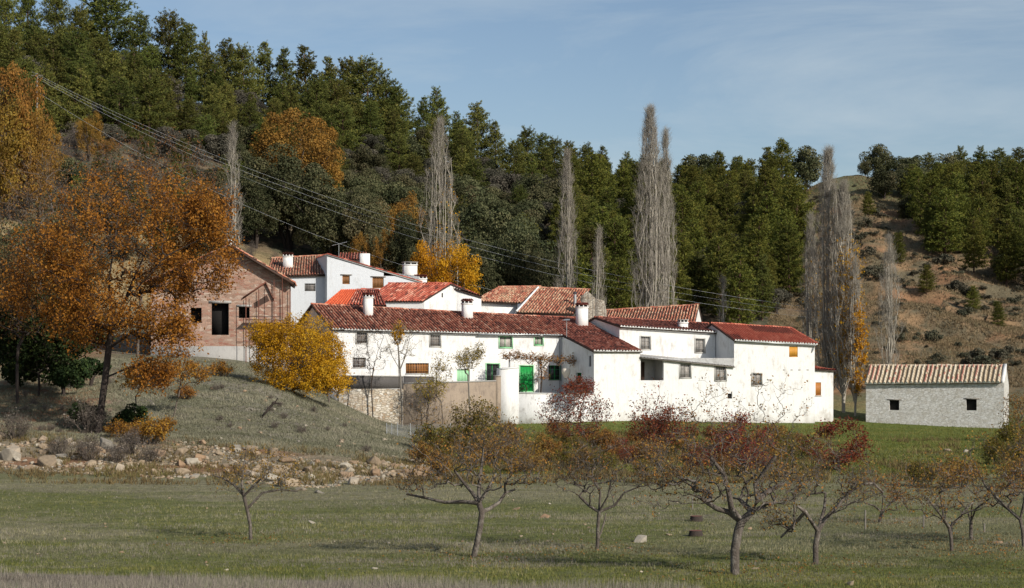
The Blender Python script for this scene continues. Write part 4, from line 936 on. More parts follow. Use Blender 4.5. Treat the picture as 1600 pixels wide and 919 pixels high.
# scaffold
sf = thing('scaffold', 'thin rusty scaffold standing against the pink brick house', 'scaffold', FX.w(FX.hit(384, 520)[0], -1.2, 7))
for i, px_ in enumerate((384, 404, 428, 441, 453)):
    s_ = FX.hit(px_, 500, -1.1)[0]; zt = FX.hit(px_, (465, 452, 437, 432, 452)[i], -1.1)[1]
    mb = MB(); mb.tube([FX.w(s_, -1.1, 7.2), FX.w(s_, -1.1, zt)], .03, 5); mb.tube([FX.w(s_, -.3, 7.2), FX.w(s_, -.3, zt)], .03, 5); mb.build('standard', M['rust'], sf)
mb = MB(); s_0 = FX.hit(384, 500, -1.1)[0]; s_1 = FX.hit(453, 500, -1.1)[0]
for py_ in (480, 500, 520): z = FX.hit(420, py_, -1.1)[1]; mb.tube([FX.w(s_0, -1.1, z), FX.w(s_1, -1.1, z)], .025, 5)
mb.build('ledger', M['rust'], sf)
mb = MB(); z = FX.hit(420, 500, -1.1)[1]; mb.box((s_0, -1.1, z + .03), (s_1, -.4, z + .07), FX); mb.build('plank', M['greywood'], sf)
tag(lambda: None, None, None) if False else None

# ---- pergola with vine, small things on the terrace ------------------------------------------------------
pg = thing('pergola', 'pergola posts and beam carrying a brown vine in front of the green door', 'pergola', FM.w(FM.hit(843, 600, -3)[0], -3, 4.6))
for px_ in (796, 842, 905):
    mb = MB(); s_ = FM.hit(px_, 600, -3)[0]; mb.box((s_ - .06, -3.06, 4.5), (s_ + .06, -2.94, FM.hit(px_, 563, -3)[1]), FM); mb.build('post', M['greyiron'], pg)
mb = MB(); s0_ = FM.hit(784, 560, -3)[0]; s1_ = FM.hit(915, 562, -3)[0]; mb.hexa([FM.w(s0_, -3.05, z_of(561, 170)), FM.w(s1_, -3.05, z_of(564, 171)), FM.w(s1_, -2.95, z_of(564, 171)), FM.w(s0_, -2.95, z_of(561, 170))] + [FM.w(s0_, -3.05, z_of(560, 170)), FM.w(s1_, -3.05, z_of(563, 171)), FM.w(s1_, -2.95, z_of(563, 171)), FM.w(s0_, -2.95, z_of(560, 170))]); mb.build('beam', M['greywood'], pg)
# cloth on a stand, cart wheel
t = thing('patio_umbrella', 'closed cream cloth sunshade on a pole beside the shaded green window', 'umbrella', FM.w(FM.hit(884.5, 600, -3.4)[0], -3.4, 4.6))
s_ = FM.hit(884.5, 600, -3.4)[0]; mb = MB(); mb.tube([FM.w(s_, -3.4, 4.5), FM.w(s_, -3.4, z_of(590, 170))], .03, 6); mb.build('pole', M['greyiron'], t)
mb = MB(); zt, zb2 = z_of(576, 170), z_of(591, 170)
mb.tube([FM.w(s_, -3.4, zt), FM.w(s_, -3.4, zt - .12), FM.w(s_, -3.4, (zt + zb2) / 2), FM.w(s_, -3.4, zb2)], [.32, .44, .40, .16], 12, cap=True); mb.build('cloth', M['cloth'], t)
t = thing('cart_wheel', 'dark old cart wheel leaning beside the bright green door', 'wheel', FM.w(FM.hit(812, 611, -.5)[0], -.5, 4.7))
cx_, cz_ = FM.hit(816, 606, -.6); mb = MB(); aa = np.linspace(0, 2 * np.pi, 21)
mb.tube([FM.w(cx_ + .5 * math.cos(q), -.6, cz_ - .1 + .5 * math.sin(q)) for q in aa], .045, 6); mb.build('rim', M['darkwood'], t)
mb = MB()
for q in aa[:-1:2]: mb.tube([FM.w(cx_, -.6, cz_ - .1), FM.w(cx_ + .5 * math.cos(q), -.6, cz_ - .1 + .5 * math.sin(q))], .02, 4)
mb.build('spokes', M['darkwood'], t)
# ---- wire gate and fence -------------------------------------------------------------------------------------
FF = Frame(604, 138, 8)
t = thing('wire_fence', 'grey wire net fence with pale posts below the stone retaining wall', 'fence', FF.w(0, 0, 2))
for px_ in (604, 612, 621, 641, 665, 704):
    s_ = FF.hit(px_, 690)[0]; g = float(gz(*FF.w(s_, 0, 0)[:2])); mb = MB(); mb.tube([FF.w(s_, 0, g - .2), FF.w(s_, 0, FF.hit(px_, 661)[1])], .035, 6); mb.build('post', M['zinc'], t)
mb = MB()
sa1 = FF.hit(604, 690)[0]; sb1 = FF.hit(704, 690)[0]; zt = FF.hit(640, 664)[1]
def gzz(s_): p = FF.w(s_, 0, 0); return float(gz(p[0], p[1]))
n = 60
for i in range(n):
    s_ = sa1 + (sb1 - sa1) * i / n; mb.tube([FF.w(s_, 0, gzz(s_)), FF.w(s_ , 0, zt)], .007, 3)
for i in range(14):
    q = i / 13; mb.tube([FF.w(sa1 + (sb1 - sa1) * k / 8, 0, gzz(sa1 + (sb1 - sa1) * k / 8) * (1 - q) + zt * q) for k in range(9)], .007, 3)
mb.build('wire_net', M['zinc'], t)
# ---- overhead wires with a pole at each end ----------------------------------------------------------------------
def pole(label, p, h):
    t = thing('utility_pole', label, 'utility pole', p); p = np.array(p)
    mb = MB(); mb.tube([p - [0, 0, .5], p + [0, 0, h]], [.16, .10], 8, cap=True); mb.build('pole', M['greywood'], t)
    mb = MB(); mb.tube([p + [-.75, .05, h - .3], p + [.75, -.05, h - .3]], .06, 6, cap=True); mb.build('crossarm', M['greywood'], t)
    return t
P0 = G(58, 232); P1 = G(1262, 192); t0h = z_of(118, 232) - P0[2]; t1h = z_of(486, 192) - P1[2]
pole('wooden utility pole among the trees at the upper left', P0, t0h + .3); pole('wooden utility pole among the tall bare poplars on the right', P1, t1h + .3)
for i, (o0, o1, sag) in enumerate(((-.7, -.7, 4.3), (0, 0, 4.6), (.7, .7, 5.0), (.3, .3, 7.0))):
    v_ = (.5, -.1, -.75, -2.3)[i]; a = P0 + [o0, .0, t0h + v_]; b = P1 + [o1, 0, t1h + v_]
    q = np.linspace(0, 1, 60)[:, None]; pts = a * (1 - q) + b * q - np.array([0, 0, 1.0]) * sag * 4 * q * (1 - q)
    mb = MB(); mb.tube(pts, .009, 4); o = mb.build('power_line', M['white_blue'], loc=a)
    tag(o, ('nearest', 'second', 'third', 'lowest')[i] + ' of the four thin wires sagging across the wooded hillside', 'wire', 'overhead wires')
# ------------------------------------------------------------------ vegetation
def leaf_quads(rs, C, size, aspect=0.6, out=None, flat=0.0, val=None, spread=0.35):
    """one small quad per centre; out (n,3) optional outward directions the faces lean to"""
    n = len(C); nrm = rs.normal(size=(n, 3))
    if out is not None: nrm = nrm * 0.9 + out * 1.1
    nrm[:, 2] += flat; nrm /= np.linalg.norm(nrm, axis=1, keepdims=True) + 1e-9
    t = np.cross(nrm, rs.normal(size=(n, 3))); t /= np.linalg.norm(t, axis=1, keepdims=True) + 1e-9
    b = np.cross(nrm, t); s = (size * rs.uniform(.6, 1.35, n))[:, None]; h = s * aspect
    V = np.stack([C - t * s - b * h * .3, C + b * h * -1.0, C + t * s + b * h * .2, C + b * h], 1)
    F = np.arange(4 * n).reshape(n, 4)
    return V.reshape(-1, 3), F, (np.clip(rs.normal(.5, .26, n), 0, 1) if val is None else np.clip(val + rs.normal(0, .15, n), 0, 1))

class Skel:
    """branch skeleton that grows towards target points; radii follow how many twigs each stretch carries"""
    def __init__(s, rs, root): s.P = [np.array(root, float)]; s.par = [-1]; s.paths = []; s.rs = rs
    def poly(s, pts, start=None):
        i = len(s.P) - 1 if start is None else start; idx = [i]
        for p in pts: s.P.append(np.array(p, float)); s.par.append(i); i = len(s.P) - 1; idx.append(i)
        s.paths.append(idx); return i
    def grow(s, T, steps=4, wob=0.08, up=0.25, steep=0.0, maxd=99, keep=None):
        P = np.array(s.P); 
        for t in T:
            P = np.asarray(s.P) if len(P) != len(s.P) else P
            d = P - t; dist = np.sqrt((d * d).sum(1))
            cost = dist + 0.9 * np.maximum(0, P[:, 2] - t[2] + 0.15 * dist)
            if steep > 0: cost = cost + 2.5 * np.maximum(0, steep * np.sqrt(d[:, 0] ** 2 + d[:, 1] ** 2) - (t[2] - P[:, 2]))
            i = int(np.argmin(cost)); L = dist[i]
            if L < 1e-3: continue
            n = max(2, min(steps, int(L / 0.35) + 2)); q = np.linspace(0, 1, n + 1)[1:, None]
            pts = P[i] * (1 - q) + t * q
            w = s.rs.normal(0, wob * L, (n, 3)) * (q * (1.05 - q) * 3); w[:, 2] += up * L * (q * (1 - q))[:, 0] * (-1 if steep > 0 else -1) * -1
            s.poly(pts + w, i); P = np.asarray(s.P)
        return s
    def radii(s, tip, expo=0.45, rmax=None):
        n = len(s.P); cnt = np.zeros(n); par = s.par
        has = np.zeros(n, bool)
        for i in range(1, n): has[par[i]] = True
        cnt[~has] = 1
        for i in range(n - 1, 0, -1): cnt[par[i]] += cnt[i]
        r = tip * np.maximum(cnt, 1) ** expo
        if rmax: r = np.minimum(r, rmax)
        s.r = r; return r
    def mesh(s, mb, kbig=7, kmid=4, ksm=3, thr=0.05):
        P = np.asarray(s.P); by = {}
        for idx in s.paths:
            r = s.r[idx].copy(); r[0] = min(r[0], r[1] * 1.15) if len(r) > 1 else r[0]
            k = kbig if r.max() > thr else (kmid if r.max() > thr * .4 else ksm)
            by.setdefault((len(idx), k), []).append((idx, r))
        for (n, k), L in by.items():
            V, F = tubes(np.array([P[i] for i, _ in L]), np.array([r for _, r in L]), k); mb.add(V, F, .5)
def twigs(rs, C, n, L, r, bias=(0, 0, .3), dirs=None):
    m = len(C) * n; A = np.repeat(C, n, 0); d = rs.normal(size=(m, 3)) + np.array(bias)
    if dirs is not None: d = d * .7 + np.repeat(dirs, n, 0)
    d /= np.linalg.norm(d, axis=1, keepdims=True); l = (L * rs.uniform(.5, 1.3, m))[:, None]
    mid = A + d * l * .5 + rs.normal(0, .06, (m, 3)) * l; B = A + d * l
    P = np.stack([A, mid, B], 1); Rr = np.repeat(np.array([[r, r * .75, r * .35]]), m, 0)
    return P, Rr
def ell(rs, n, c, r, lo=0.0, p=0.5):
    d = rs.normal(size=(n, 3)); d /= np.linalg.norm(d, axis=1, keepdims=True)
    q = (lo + (1 - lo) * rs.rand(n) ** p)[:, None]; return np.array(c) + d * q * np.array(r)

LIMB = [0]
def build_tree(name, label, cat, loc, seeds, targets, leafC, leaf, bark='bark', tip=.012, expo=.45, twn=3, twL=.5, twr=.006, lsize=.06, lval=None, group=None,
               seed=1, steep=0, up=.25, wob=.09, bias=(0, 0, .3), rmax=None, leafn=None, aspect=.6, crown='foliage', flat=0, steps=4, lspread=.25, trunk='trunk', limbmin=0):
    rs = np.random.RandomState(seed); loc = np.array(loc, float)
    sk = Skel(rs, seeds[0][0])
    idx = {0: 0}
    for k, pl in enumerate(seeds):
        if k == 0: sk.poly(pl[1:])
        else:
            P = np.asarray(sk.P); i = int(np.argmin(((P - pl[0]) ** 2).sum(1))); sk.poly(pl[1:], i)
    o = targets[np.argsort(((targets - np.array(seeds[0][-1])) ** 2).sum(1))]
    nseed = len(sk.P)
    sk.grow(o, up=up, wob=wob, steep=steep, steps=steps); sk.radii(tip, expo, rmax)
    if limbmin:
        for q_, idx_ in enumerate(sk.paths[:len(seeds)]):
            for j_, i_ in enumerate(idx_):
                if q_ or True: sk.r[i_] = max(sk.r[i_], limbmin * (1.25 if q_ == 0 else 1 - .55 * j_ / max(1, len(idx_) - 1)))
    t = thing(name, label, cat, loc, group)
    mb = MB(); sk.mesh(mb); few = len(targets) <= 340
    if not few: mb.build(trunk, M[bark], t, smooth=True); mb = MB()
    if twn:
        Pt, Rt = twigs(rs, targets, twn, twL, twr, bias); V, F = tubes(Pt, Rt, 3); mb.add(V, F); ends = np.concatenate([Pt[:, 2], Pt[:, 1]])
        mb.build(trunk if few else 'twigs', M[bark], t, smooth=few)
    else:
        ends = targets
        if few: mb.build(trunk, M[bark], t, smooth=True)
    if leaf:
        src = ends if leafC is None else leafC
        n = leafn or len(src); C = src[rs.randint(0, len(src), n)] + rs.normal(0, lspread * twL, (n, 3))
        v = None
        if lval is not None: v = lval(C)
        mb = MB(); mb.add(*leaf_quads(rs, C, lsize, aspect, flat=flat, val=v)); mb.build(crown, M[leaf], t)
    return t
M['l_oak'] = m_leaf('autumn_oak_leaves', [(0.08, 0.033, 0.010), (0.26, 0.112, 0.018), (0.39, 0.185, 0.028), (0.45, 0.27, 0.05)], .35, .02, .1)
M['l_yellow'] = m_leaf('yellow_leaves', [(0.15, 0.08, 0.015), (0.44, 0.205, 0.014), (0.60, 0.315, 0.018), (0.64, 0.39, 0.045)], .38, .02, .1)
M['l_gold'] = m_leaf('golden_hill_leaves', [(0.09, 0.055, 0.022), (0.22, 0.125, 0.03), (0.33, 0.18, 0.035), (0.30, 0.21, 0.055)], .3, .03, .25)
M['l_rust'] = m_leaf('rusty_brown_leaves', [(0.06, 0.04, 0.022), (0.15, 0.085, 0.035), (0.24, 0.12, 0.035), (0.17, 0.14, 0.05)], .3, .03, .15)
M['l_must'] = m_leaf('mustard_leaves', [(0.10, 0.07, 0.018), (0.27, 0.19, 0.025), (0.38, 0.26, 0.03), (0.30, 0.25, 0.05)], .35, .02, .1)
M['l_red'] = m_leaf('red_leaves', [(0.065, 0.022, 0.018), (0.17, 0.035, 0.022), (0.23, 0.06, 0.028), (0.24, 0.12, 0.04)], .3, .02, .15)
M['l_apple'] = m_leaf('brown_orchard_leaves', [(0.09, 0.055, 0.022), (0.20, 0.11, 0.03), (0.28, 0.16, 0.035), (0.32, 0.13, 0.035), (0.24, 0.21, 0.06)], .3, .03, .15)
M['l_olive'] = m_leaf('olive_yellow_leaves', [(0.05, 0.045, 0.014), (0.12, 0.105, 0.022), (0.19, 0.16, 0.03), (0.26, 0.15, 0.03)], .3, .02, .15)
M['l_pine'] = m_leaf('pine_needles', [(0.036, 0.046, 0.016), (0.078, 0.092, 0.024), (0.130, 0.138, 0.032), (0.190, 0.172, 0.042)], .12, .05, .65)
M['l_pinebright'] = m_leaf('bright_pine_needles', [(0.034, 0.042, 0.012), (0.080, 0.092, 0.020), (0.140, 0.142, 0.027), (0.215, 0.185, 0.040)], .14, .035, .6)  # yellower needles, own tone of the bright green pines
M['l_holm'] = m_leaf('holm_oak_leaves', [(0.024, 0.029, 0.013), (0.052, 0.058, 0.027), (0.092, 0.092, 0.044), (0.135, 0.118, 0.062)], .1, .04, .5)
M['l_grey'] = m_leaf('grey_green_leaves', [(0.040, 0.040, 0.030), (0.085, 0.080, 0.060), (0.13, 0.115, 0.088)], .12, .03, .3)
M['l_scrub'] = m_leaf('scrub_leaves', [(0.045, 0.047, 0.030), (0.085, 0.083, 0.055), (0.13, 0.115, 0.078)], .1, .05, .4)
M['l_ivy'] = m_leaf('dark_ivy_leaves', [(0.010, 0.018, 0.008), (0.025, 0.042, 0.014), (0.055, 0.075, 0.02)], .1, .02, .2)
M['l_dead'] = m_leaf('dry_grey_twigs', [(0.075, 0.062, 0.052), (0.13, 0.11, 0.095), (0.19, 0.16, 0.135)], .05, .03, .3)

# ---- prototypes: pines ------------------------------------------------------------------------
HIDE = []
def pine_proto(seed, hgt=12.0, rad=2.6, leaf='l_pine', round_=0.5, dens=1.0):
    rs = np.random.RandomState(seed)
    t = thing('pine_tree', 'pine', 'pine tree', (0, 0, 0))
    lean = rs.normal(0, .25, 2)
    tp = [np.array([lean[0] * q ** 1.5, lean[1] * q ** 1.5, hgt * q * .97]) for q in np.linspace(0, 1, 7)]
    mb = MB(); mb.tube([p - [0, 0, .4 * (i == 0)] for i, p in enumerate(tp)], np.linspace(.20, .035, 7) * hgt / 12, 6)
    C = []; O = []; S = []; bp = []; br = []
    nW = int(17 * dens + 3)
    for wv in range(nW):
        q = .10 + .88 * (wv + rs.uniform(-.3, .3)) / nW; q = min(max(q, .08), .985)
        prof = (max(0, 1 - q ** (1.05 + .9 * round_)) ** .85 + .09) * min(1, .62 + q * 1.6)
        nb = rs.randint(5, 8) if q < .85 else 4
        a0 = rs.rand() * 6.28
        for b_ in range(nb):
            if rs.rand() < .08: continue
            a = a0 + b_ * 6.28 / nb + rs.normal(0, .25); L = rad * prof * rs.uniform(.55, 1.2)
            tilt = .12 + .75 * q + rs.normal(0, .16)
            d = np.array([math.cos(a), math.sin(a), tilt]); base = np.array([lean[0] * q ** 1.5, lean[1] * q ** 1.5, hgt * q])
            endp = base + d * L; bp.append([base, base + d * L * .5 - [0, 0, .06 * L], endp]); br.append([.035, .025, .012])
            nc = max(5, int(L * 11.0))
            for k in range(nc):
                u = .28 + .72 * (k + rs.rand()) / nc
                side = np.array([-d[1], d[0], 0]) * rs.normal(0, .30) * L * (1.15 - u * .5)
                p = base + d * L * u + side + [0, 0, rs.normal(0, .15) + .06]
                C.append(p); O.append(np.array([d[0] * .7, d[1] * .7, .75])); S.append(.27 * (1.1 - .25 * u))
    C = np.array(C); O = np.array(O); S = np.array(S)
    V, F = tubes(np.array(bp), np.array(br), 3); mb.add(V, F)
    mb.build('trunk', M['bark_pine'], t)
    # needle tufts: thin blades fanning up and outward from every tip
    K = 7; n = len(C) * K; A = np.repeat(C, K, 0); d = rs.normal(size=(n, 3)) * .75 + np.repeat(O, K, 0) * .9; d /= np.linalg.norm(d, axis=1, keepdims=True)
    A = A + rs.normal(0, .07, (n, 3))
    s = np.repeat(S, K)[:, None] * rs.uniform(.7, 1.3, (n, 1)); w_ = np.cross(d, rs.normal(size=(n, 3))); w_ /= np.linalg.norm(w_, axis=1, keepdims=True)
    Vb = np.stack([A - w_ * .042, A + w_ * .042, A + d * s * .8 + w_ * .04, A + d * s + w_ * -.02], 1).reshape(-1, 3)
    v = np.repeat(np.clip(rs.normal(.5, .18, len(C)), 0, 1), K) + rs.normal(0, .1, n)
    mb = MB(); mb.add(Vb, np.arange(4 * n).reshape(n, 4), np.clip(v, 0, 1)); mb.build('crown', M[leaf], t)
    return t
def round_proto(seed, name='holm_oak', leaf='l_holm', rad=3.0, h=5.2, trunk=1.2, n=5200, size=.13, lobes=22, bark='bark_dark', cat='oak tree', stemn=4, fill=.25, lsp=.76, lo_r=.22, hi_r=.46):
    rs = np.random.RandomState(seed); t = thing(name, 'x', cat, (0, 0, 0))
    c = np.array([0, 0, trunk + (h - trunk) * .48]); R_ = np.array([rad, rad, (h - trunk) * .55])
    lc = ell(rs, lobes, c, R_ * lsp, .35, .5); lr = rad * rs.uniform(lo_r, hi_r, lobes)
    which = rs.randint(0, lobes, n); d = rs.normal(size=(n, 3)); d[:, 2] += .25; d /= np.linalg.norm(d, axis=1, keepdims=True)
    q = np.where(rs.rand(n) < fill, rs.rand(n), 1 - .25 * rs.rand(n) ** 2)[:, None]
    C = lc[which] + d * lr[which][:, None] * q * [1, 1, .85]
    keep = C[:, 2] > trunk * .35; C = C[keep]; d = d[keep]
    lv = rs.normal(.5, .17, lobes)[which][keep]
    mb = MB()
    for k in range(stemn):
        e = lc[rs.randint(lobes)]; mid = e * [.3, .3, .55] + rs.normal(0, .1, 3)
        mb.tube([[rs.normal(0, .08), rs.normal(0, .08), -.4], [mid[0] * .3, mid[1] * .3, trunk * .6], mid, e], [.17 * rad / 3, .13 * rad / 3, .09 * rad / 3, .03], 5)
    mb.build('trunk', M[bark], t)
    mb = MB(); mb.add(*leaf_quads(rs, C, size, .7, out=d, val=lv)); mb.build('crown', M[leaf], t)
    return t
def bush_proto(seed, name, leaf, rad, h, n, size, cat='bush', bark='bark', nst=26, aspect=.5, spread=.16):
    rs = np.random.RandomState(seed); t = thing(name, 'x', cat, (0, 0, 0)); mb = MB(); pts = []
    P = []
    for k in range(nst):
        a = rs.rand() * 6.28; q = rs.rand() ** .6; e = np.array([math.cos(a) * rad * q, math.sin(a) * rad * q, h * (1.02 - .55 * q * q) * rs.uniform(.75, 1.05)])
        b0 = np.array([math.cos(a), math.sin(a), 0]) * rad * .14 * q; m1 = b0 * .6 + e * .4 + rs.normal(0, .07, 3) * rad; P.append([b0 - [0, 0, .15], m1 * [1, 1, .9], e])
    P = np.array(P); V, F = tubes(P, np.repeat([[.035, .022, .008]], nst, 0) * max(.4, rad / 2), 3); mb.add(V, F)
    tips = np.concatenate([P[:, 1] * (1 - q) + P[:, 2] * q for q in (.2, .5, .8, 1.0)])
    Pt, Rt = twigs(rs, tips, 5, rad * .28, .007 * max(.6, rad / 1.5), (0, 0, .8)); V, F = tubes(Pt, Rt, 3); mb.add(V, F)
    mb.build('stems', M[bark], t)
    if n:
        ends = np.concatenate([Pt[:, 1], Pt[:, 2]]); C = ends[rs.randint(0, len(ends), n)] + rs.normal(0, spread * rad * .5, (n, 3)); C[:, 2] = np.abs(C[:, 2])
        mb = MB(); mb.add(*leaf_quads(rs, C, size, aspect)); mb.build('leaves', M[leaf], t)
    return t
def poplar(seed, label, px, pyb_Y, top, wpx, gold=0.0, stems=5, dens=1.0, group=None, nm='poplar_tree', bark='bark_pale'):
    """tall bare poplar: upright limbs and steep fine twigs; px of foot, distance, pixel of its top, half width in pixels"""
    rs = np.random.RandomState(seed); Y = pyb_Y; b0 = G(px, Y); hgt = z_of(top, Y) - b0[2]; hw = wpx * Y / f
    seeds = [[np.array([0, 0, -.3]), np.array([rs.normal(0, .05), 0, hgt * .07])]]
    P = [seeds[0][1]]
    for k in range(stems):
        a = rs.rand() * 6.28; rr = hw * rs.uniform(.1, .62); hh = hgt * rs.uniform(.62, .99) if k else hgt * .985
        if k == 0: rr = 0
        pts = [seeds[0][1]]
        for q in np.linspace(.12, 1, 9): pts.append(np.array([math.cos(a) * rr * min(1, q * 2.6) ** .6 + rs.normal(0, .06), math.sin(a) * rr * min(1, q * 2.6) ** .6 + rs.normal(0, .06), hgt * .07 + (hh - hgt * .07) * q]))
        seeds.append(pts)
    n = int(170 * dens * max(1, hgt / 14))
    z = rs.rand(n) ** .85 * .88 + .11; prof = np.clip(np.minimum(z * 3.4, (1.03 - z) * 2.1), 0.10, 1) ** .8; a = rs.rand(n) * 6.28; q = rs.rand(n) ** .55
    T = np.stack([np.cos(a) * hw * prof * q, np.sin(a) * hw * prof * q, z * hgt], 1)
    sk = Skel(rs, seeds[0][0]); sk.poly(seeds[0][1:])
    for pl in seeds[1:]: sk.poly(pl[1:], 1)
    T = T[np.argsort(T[:, 2])]
    sk.grow(T, steep=2.6, up=0.0, wob=.03); sk.radii(.016, .45, .22)
    for idx_ in sk.paths[1:1 + stems]:
        for j_, i_ in enumerate(idx_): sk.r[i_] = max(sk.r[i_], .105 * (1 - .8 * j_ / len(idx_)))
    t = thing(nm, label, 'poplar', b0, group)
    def wl(Vs): return Vs + b0
    mb = MB(); sk.P = [p + b0 for p in sk.P]; sk.mesh(mb, 6, 4, 3); mb.build('trunk', M[bark], t)
    mb = MB(); Pt, Rt = twigs(rs, T + b0, 8, 1.0, .0085, (0, 0, 3.0)); V, F = tubes(Pt, Rt, 3); mb.add(V, F)
    Pt2, Rt2 = twigs(rs, Pt[:, 1], 1, .6, .008, (0, 0, 2.2)); V, F = tubes(Pt2, Rt2, 3); mb.add(V, F); mb.build('twigs', M['bark_twig'], t)
    if gold > 0:
        e = np.concatenate([Pt[:, 2], Pt2[:, 2]]); n = int(gold); e = e[((e[:, 2] - b0[2]) / hgt < .80 - .25 * rs.rand(len(e))) & ((e[:, 0] - b0[0]) / hw > -.1 + .35 * rs.normal(size=len(e)))]; sel = e[rs.randint(0, len(e), n)] + rs.normal(0, .08, (n, 3))
        mb = MB(); mb.add(*leaf_quads(rs, sel, .10, .7)); mb.build('last_leaves', M['l_yellow'], t)
    return t
# ------------------------------------------------------------------ placing the trees
def place(protos, p, s, rs, label, group=None, name=None, cat=None, sxy=1.0, used=set()):
    pr = protos[rs.randint(len(protos))]
    k = s
    sc3 = (k * sxy, k * sxy, k)
    if id(pr) not in used:
        used.add(id(pr)); pr.location = p; pr.rotation_euler = (0, 0, rs.rand() * 6.28); pr.scale = sc3; o = pr
        o['label'] = label
        if group: o['group'] = group
        if cat: o['category'] = cat
    else: o = dup(pr, p, rs.rand() * 6.28, sc3, label, group, cat)
    if group is None and 'group' in o: del o['group']
    return o
rs = np.random.RandomState(21)
PD = [pine_proto(100 + i, 12, 2.65 + .3 * (i % 3), 'l_pine', (.2, .9, 1.3, .5, 1.6)[i]) for i in range(5)]
PL = [pine_proto(120 + i, 12, 2.7 + .25 * (i % 3), 'l_pinebright', (.4, .6, .3, .7, .5)[i]) for i in range(5)]
HO = [round_proto(140 + i, rad=2.9, h=5.4 + .4 * i, n=9000, size=.115, lobes=24 + 4 * i) for i in range(4)]
GO = [round_proto(150 + i, leaf='l_grey', rad=2.9, h=5.2, n=9000, size=.11, lobes=22 + 4 * i) for i in range(4)]
AY = [round_proto(620 + i, 'golden_tree', 'l_yellow', 2.1, 6.4, .4, 15000, .055, 60, 'bark', 'golden tree', 8, .85, .95, .22, .46) for i in range(2)]
AU = [round_proto(160 + i, 'autumn_tree', 'l_gold', 2.7, 5.8, .7, 13000, .058, 40 + 5 * i, 'bark', 'autumn tree', 9, .6, .85, .12, .32) for i in range(3)]
HB_ = [round_proto(600 + i, rad=2.9, h=5.6, n=26000, size=.062, lobes=44 + 6 * i, trunk=.8, lo_r=.14, hi_r=.36, lsp=.84) for i in range(2)]
SH = [round_proto(170 + i, 'shrub', 'l_scrub', .9, 1.1, .1, 1100, .075, 9, 'bark_dark', 'shrub', 3) for i in range(4)]
BR = [bush_proto(180 + i, 'bare_bush', 'l_dead', 1.9, 3.4, 900, .07, 'bare bush', 'bark', 34) for i in range(4)]
taken = []
def free(x, y, r):
    for a, b, c in taken:
        if (a - x) ** 2 + (b - y) ** 2 < (r + c) ** 2 * .30: return False
    return True
# skyline trees: foot distance on the ridge, top where the photo shows it
SKY = [(-40, -40, 345, 'D'), (8, -20, 338, 'D'), (45, -30, 344, 'D'), (84, -12, 336, 'D'), (122, 8, 338, 'D'), (168, -22, 343, 'B'), (215, 18, 338, 'D'), (262, 17, 340, 'D'), (290, 34, 334, 'D'), (318, 48, 344, 'S'),
       (357, 60, 341, 'D'), (382, 70, 334, 'D'), (410, 61, 343, 'D'), (444, 72, 341, 'D'), (480, 68, 344, 'P'), (513, 84, 341, 'D'), (546, 86, 346, 'D'), (577, 90, 341, 'P'), (602, 118, 343, 'D'), (626, 133, 346, 'P'), (660, 148, 338, 'D'),
       (684, 134, 345, 'D'), (715, 172, 341, 'D'), (746, 159, 346, 'D'), (776, 186, 344, 'D'), (826, 198, 344, 'D'), (850, 206, 347, 'D'), (868, 214, 341, 'D'), (887, 218, 345, 'D'), (915, 224, 343, 'D'), (944, 225, 348, 'D'), (978, 235, 345, 'D'), (1005, 240, 343, 'D'), (1035, 246, 346, 'D'), (1068, 250, 343, 'D'),
       (1094, 246, 345, 'H'), (1122, 233, 343, 'L'), (1150, 240, 341, 'L'), (1172, 246, 346, 'D'), (1200, 226, 339, 'L'), (1222, 213, 330, 'L'), (1258, 232, 338, 'H'), (1372, 228, 338, 'HB'), (1352, 260, 336, 'h'), (1398, 246, 338, 'H'), (1428, 246, 336, 'H'), (1452, 237, 344, 'D'), (1478, 242, 338, 'H'),
       (1503, 226, 345, 'P'), (1530, 226, 346, 'P'), (1563, 230, 343, 'P'), (1596, 228, 345, 'P'), (1632, 232, 343, 'P'), (1545, 246, 336, 'D'), (1580, 250, 335, 'D')]
TR = []   # (x,Y,z, kind, height, label, group)
def top_h(px, top, Y): 
    g = G(px, Y); return g, z_of(top, Y) - g[2]
special = {168: 'largest dark pine at the upper left, its top cut by the picture edge', 318: 'thin pine with sparse crown standing out on the left skyline', 626: 'flat topped pine leaning over the ridge', 684: 'isolated dark pine knob on the central skyline',
           746: 'small rounded pine on the skyline where the ridge drops', 1222: 'tallest bright green pine on the right skyline', 1258: 'small round oak alone on the bare hilltop', 1372: 'big round oak on the crest just right of the bare hilltop', 944: 'small pointed pine top on the skyline left of the tall bare poplars', 1122: 'pointed green pine on the skyline right of the tall bare poplars'}
for px, top, Y, k in SKY:
    g, h = top_h(px, top, Y); lab = special.get(px)
    r = 2.5
    if k in 'DBSP':
        pr = PD; lab = lab or ('dark pine on the upper left skyline' if px < 700 else 'small dark pine on the low central skyline' if px < 1100 else 'dark pine on the far right skyline')
        grp = None if px in special else ('pines on the left skyline' if px < 700 else 'pines on the central skyline' if px < 1100 else 'pines on the right skyline')
        h = max(h, 5.0); sxy = {'D': 1.0, 'B': 1.5, 'S': .62, 'P': 1.25}[k] * (1 + .5 * max(0, (9 - h) / 9)); place(pr, g - [0, 0, .3], h / 12, rs, lab, grp, sxy=sxy); r = 2.3 * h / 12 * sxy
    elif k == 'L': place(PL, g - [0, 0, .3], max(h, 6) / 12, rs, lab or 'bright green pine on the skyline right of centre', None if px in special else 'bright pines on the skyline', sxy=1.05); r = 2.4
    else:
        h = max(h, 3); place(HO, g - [0, 0, .2], h / 5.6, rs, lab or 'rounded dark oak on the right skyline', None if px in special else 'oaks on the right skyline', sxy=1.0); r = 2.6 * h / 5.6
    taken.append((g[0], g[1], r))
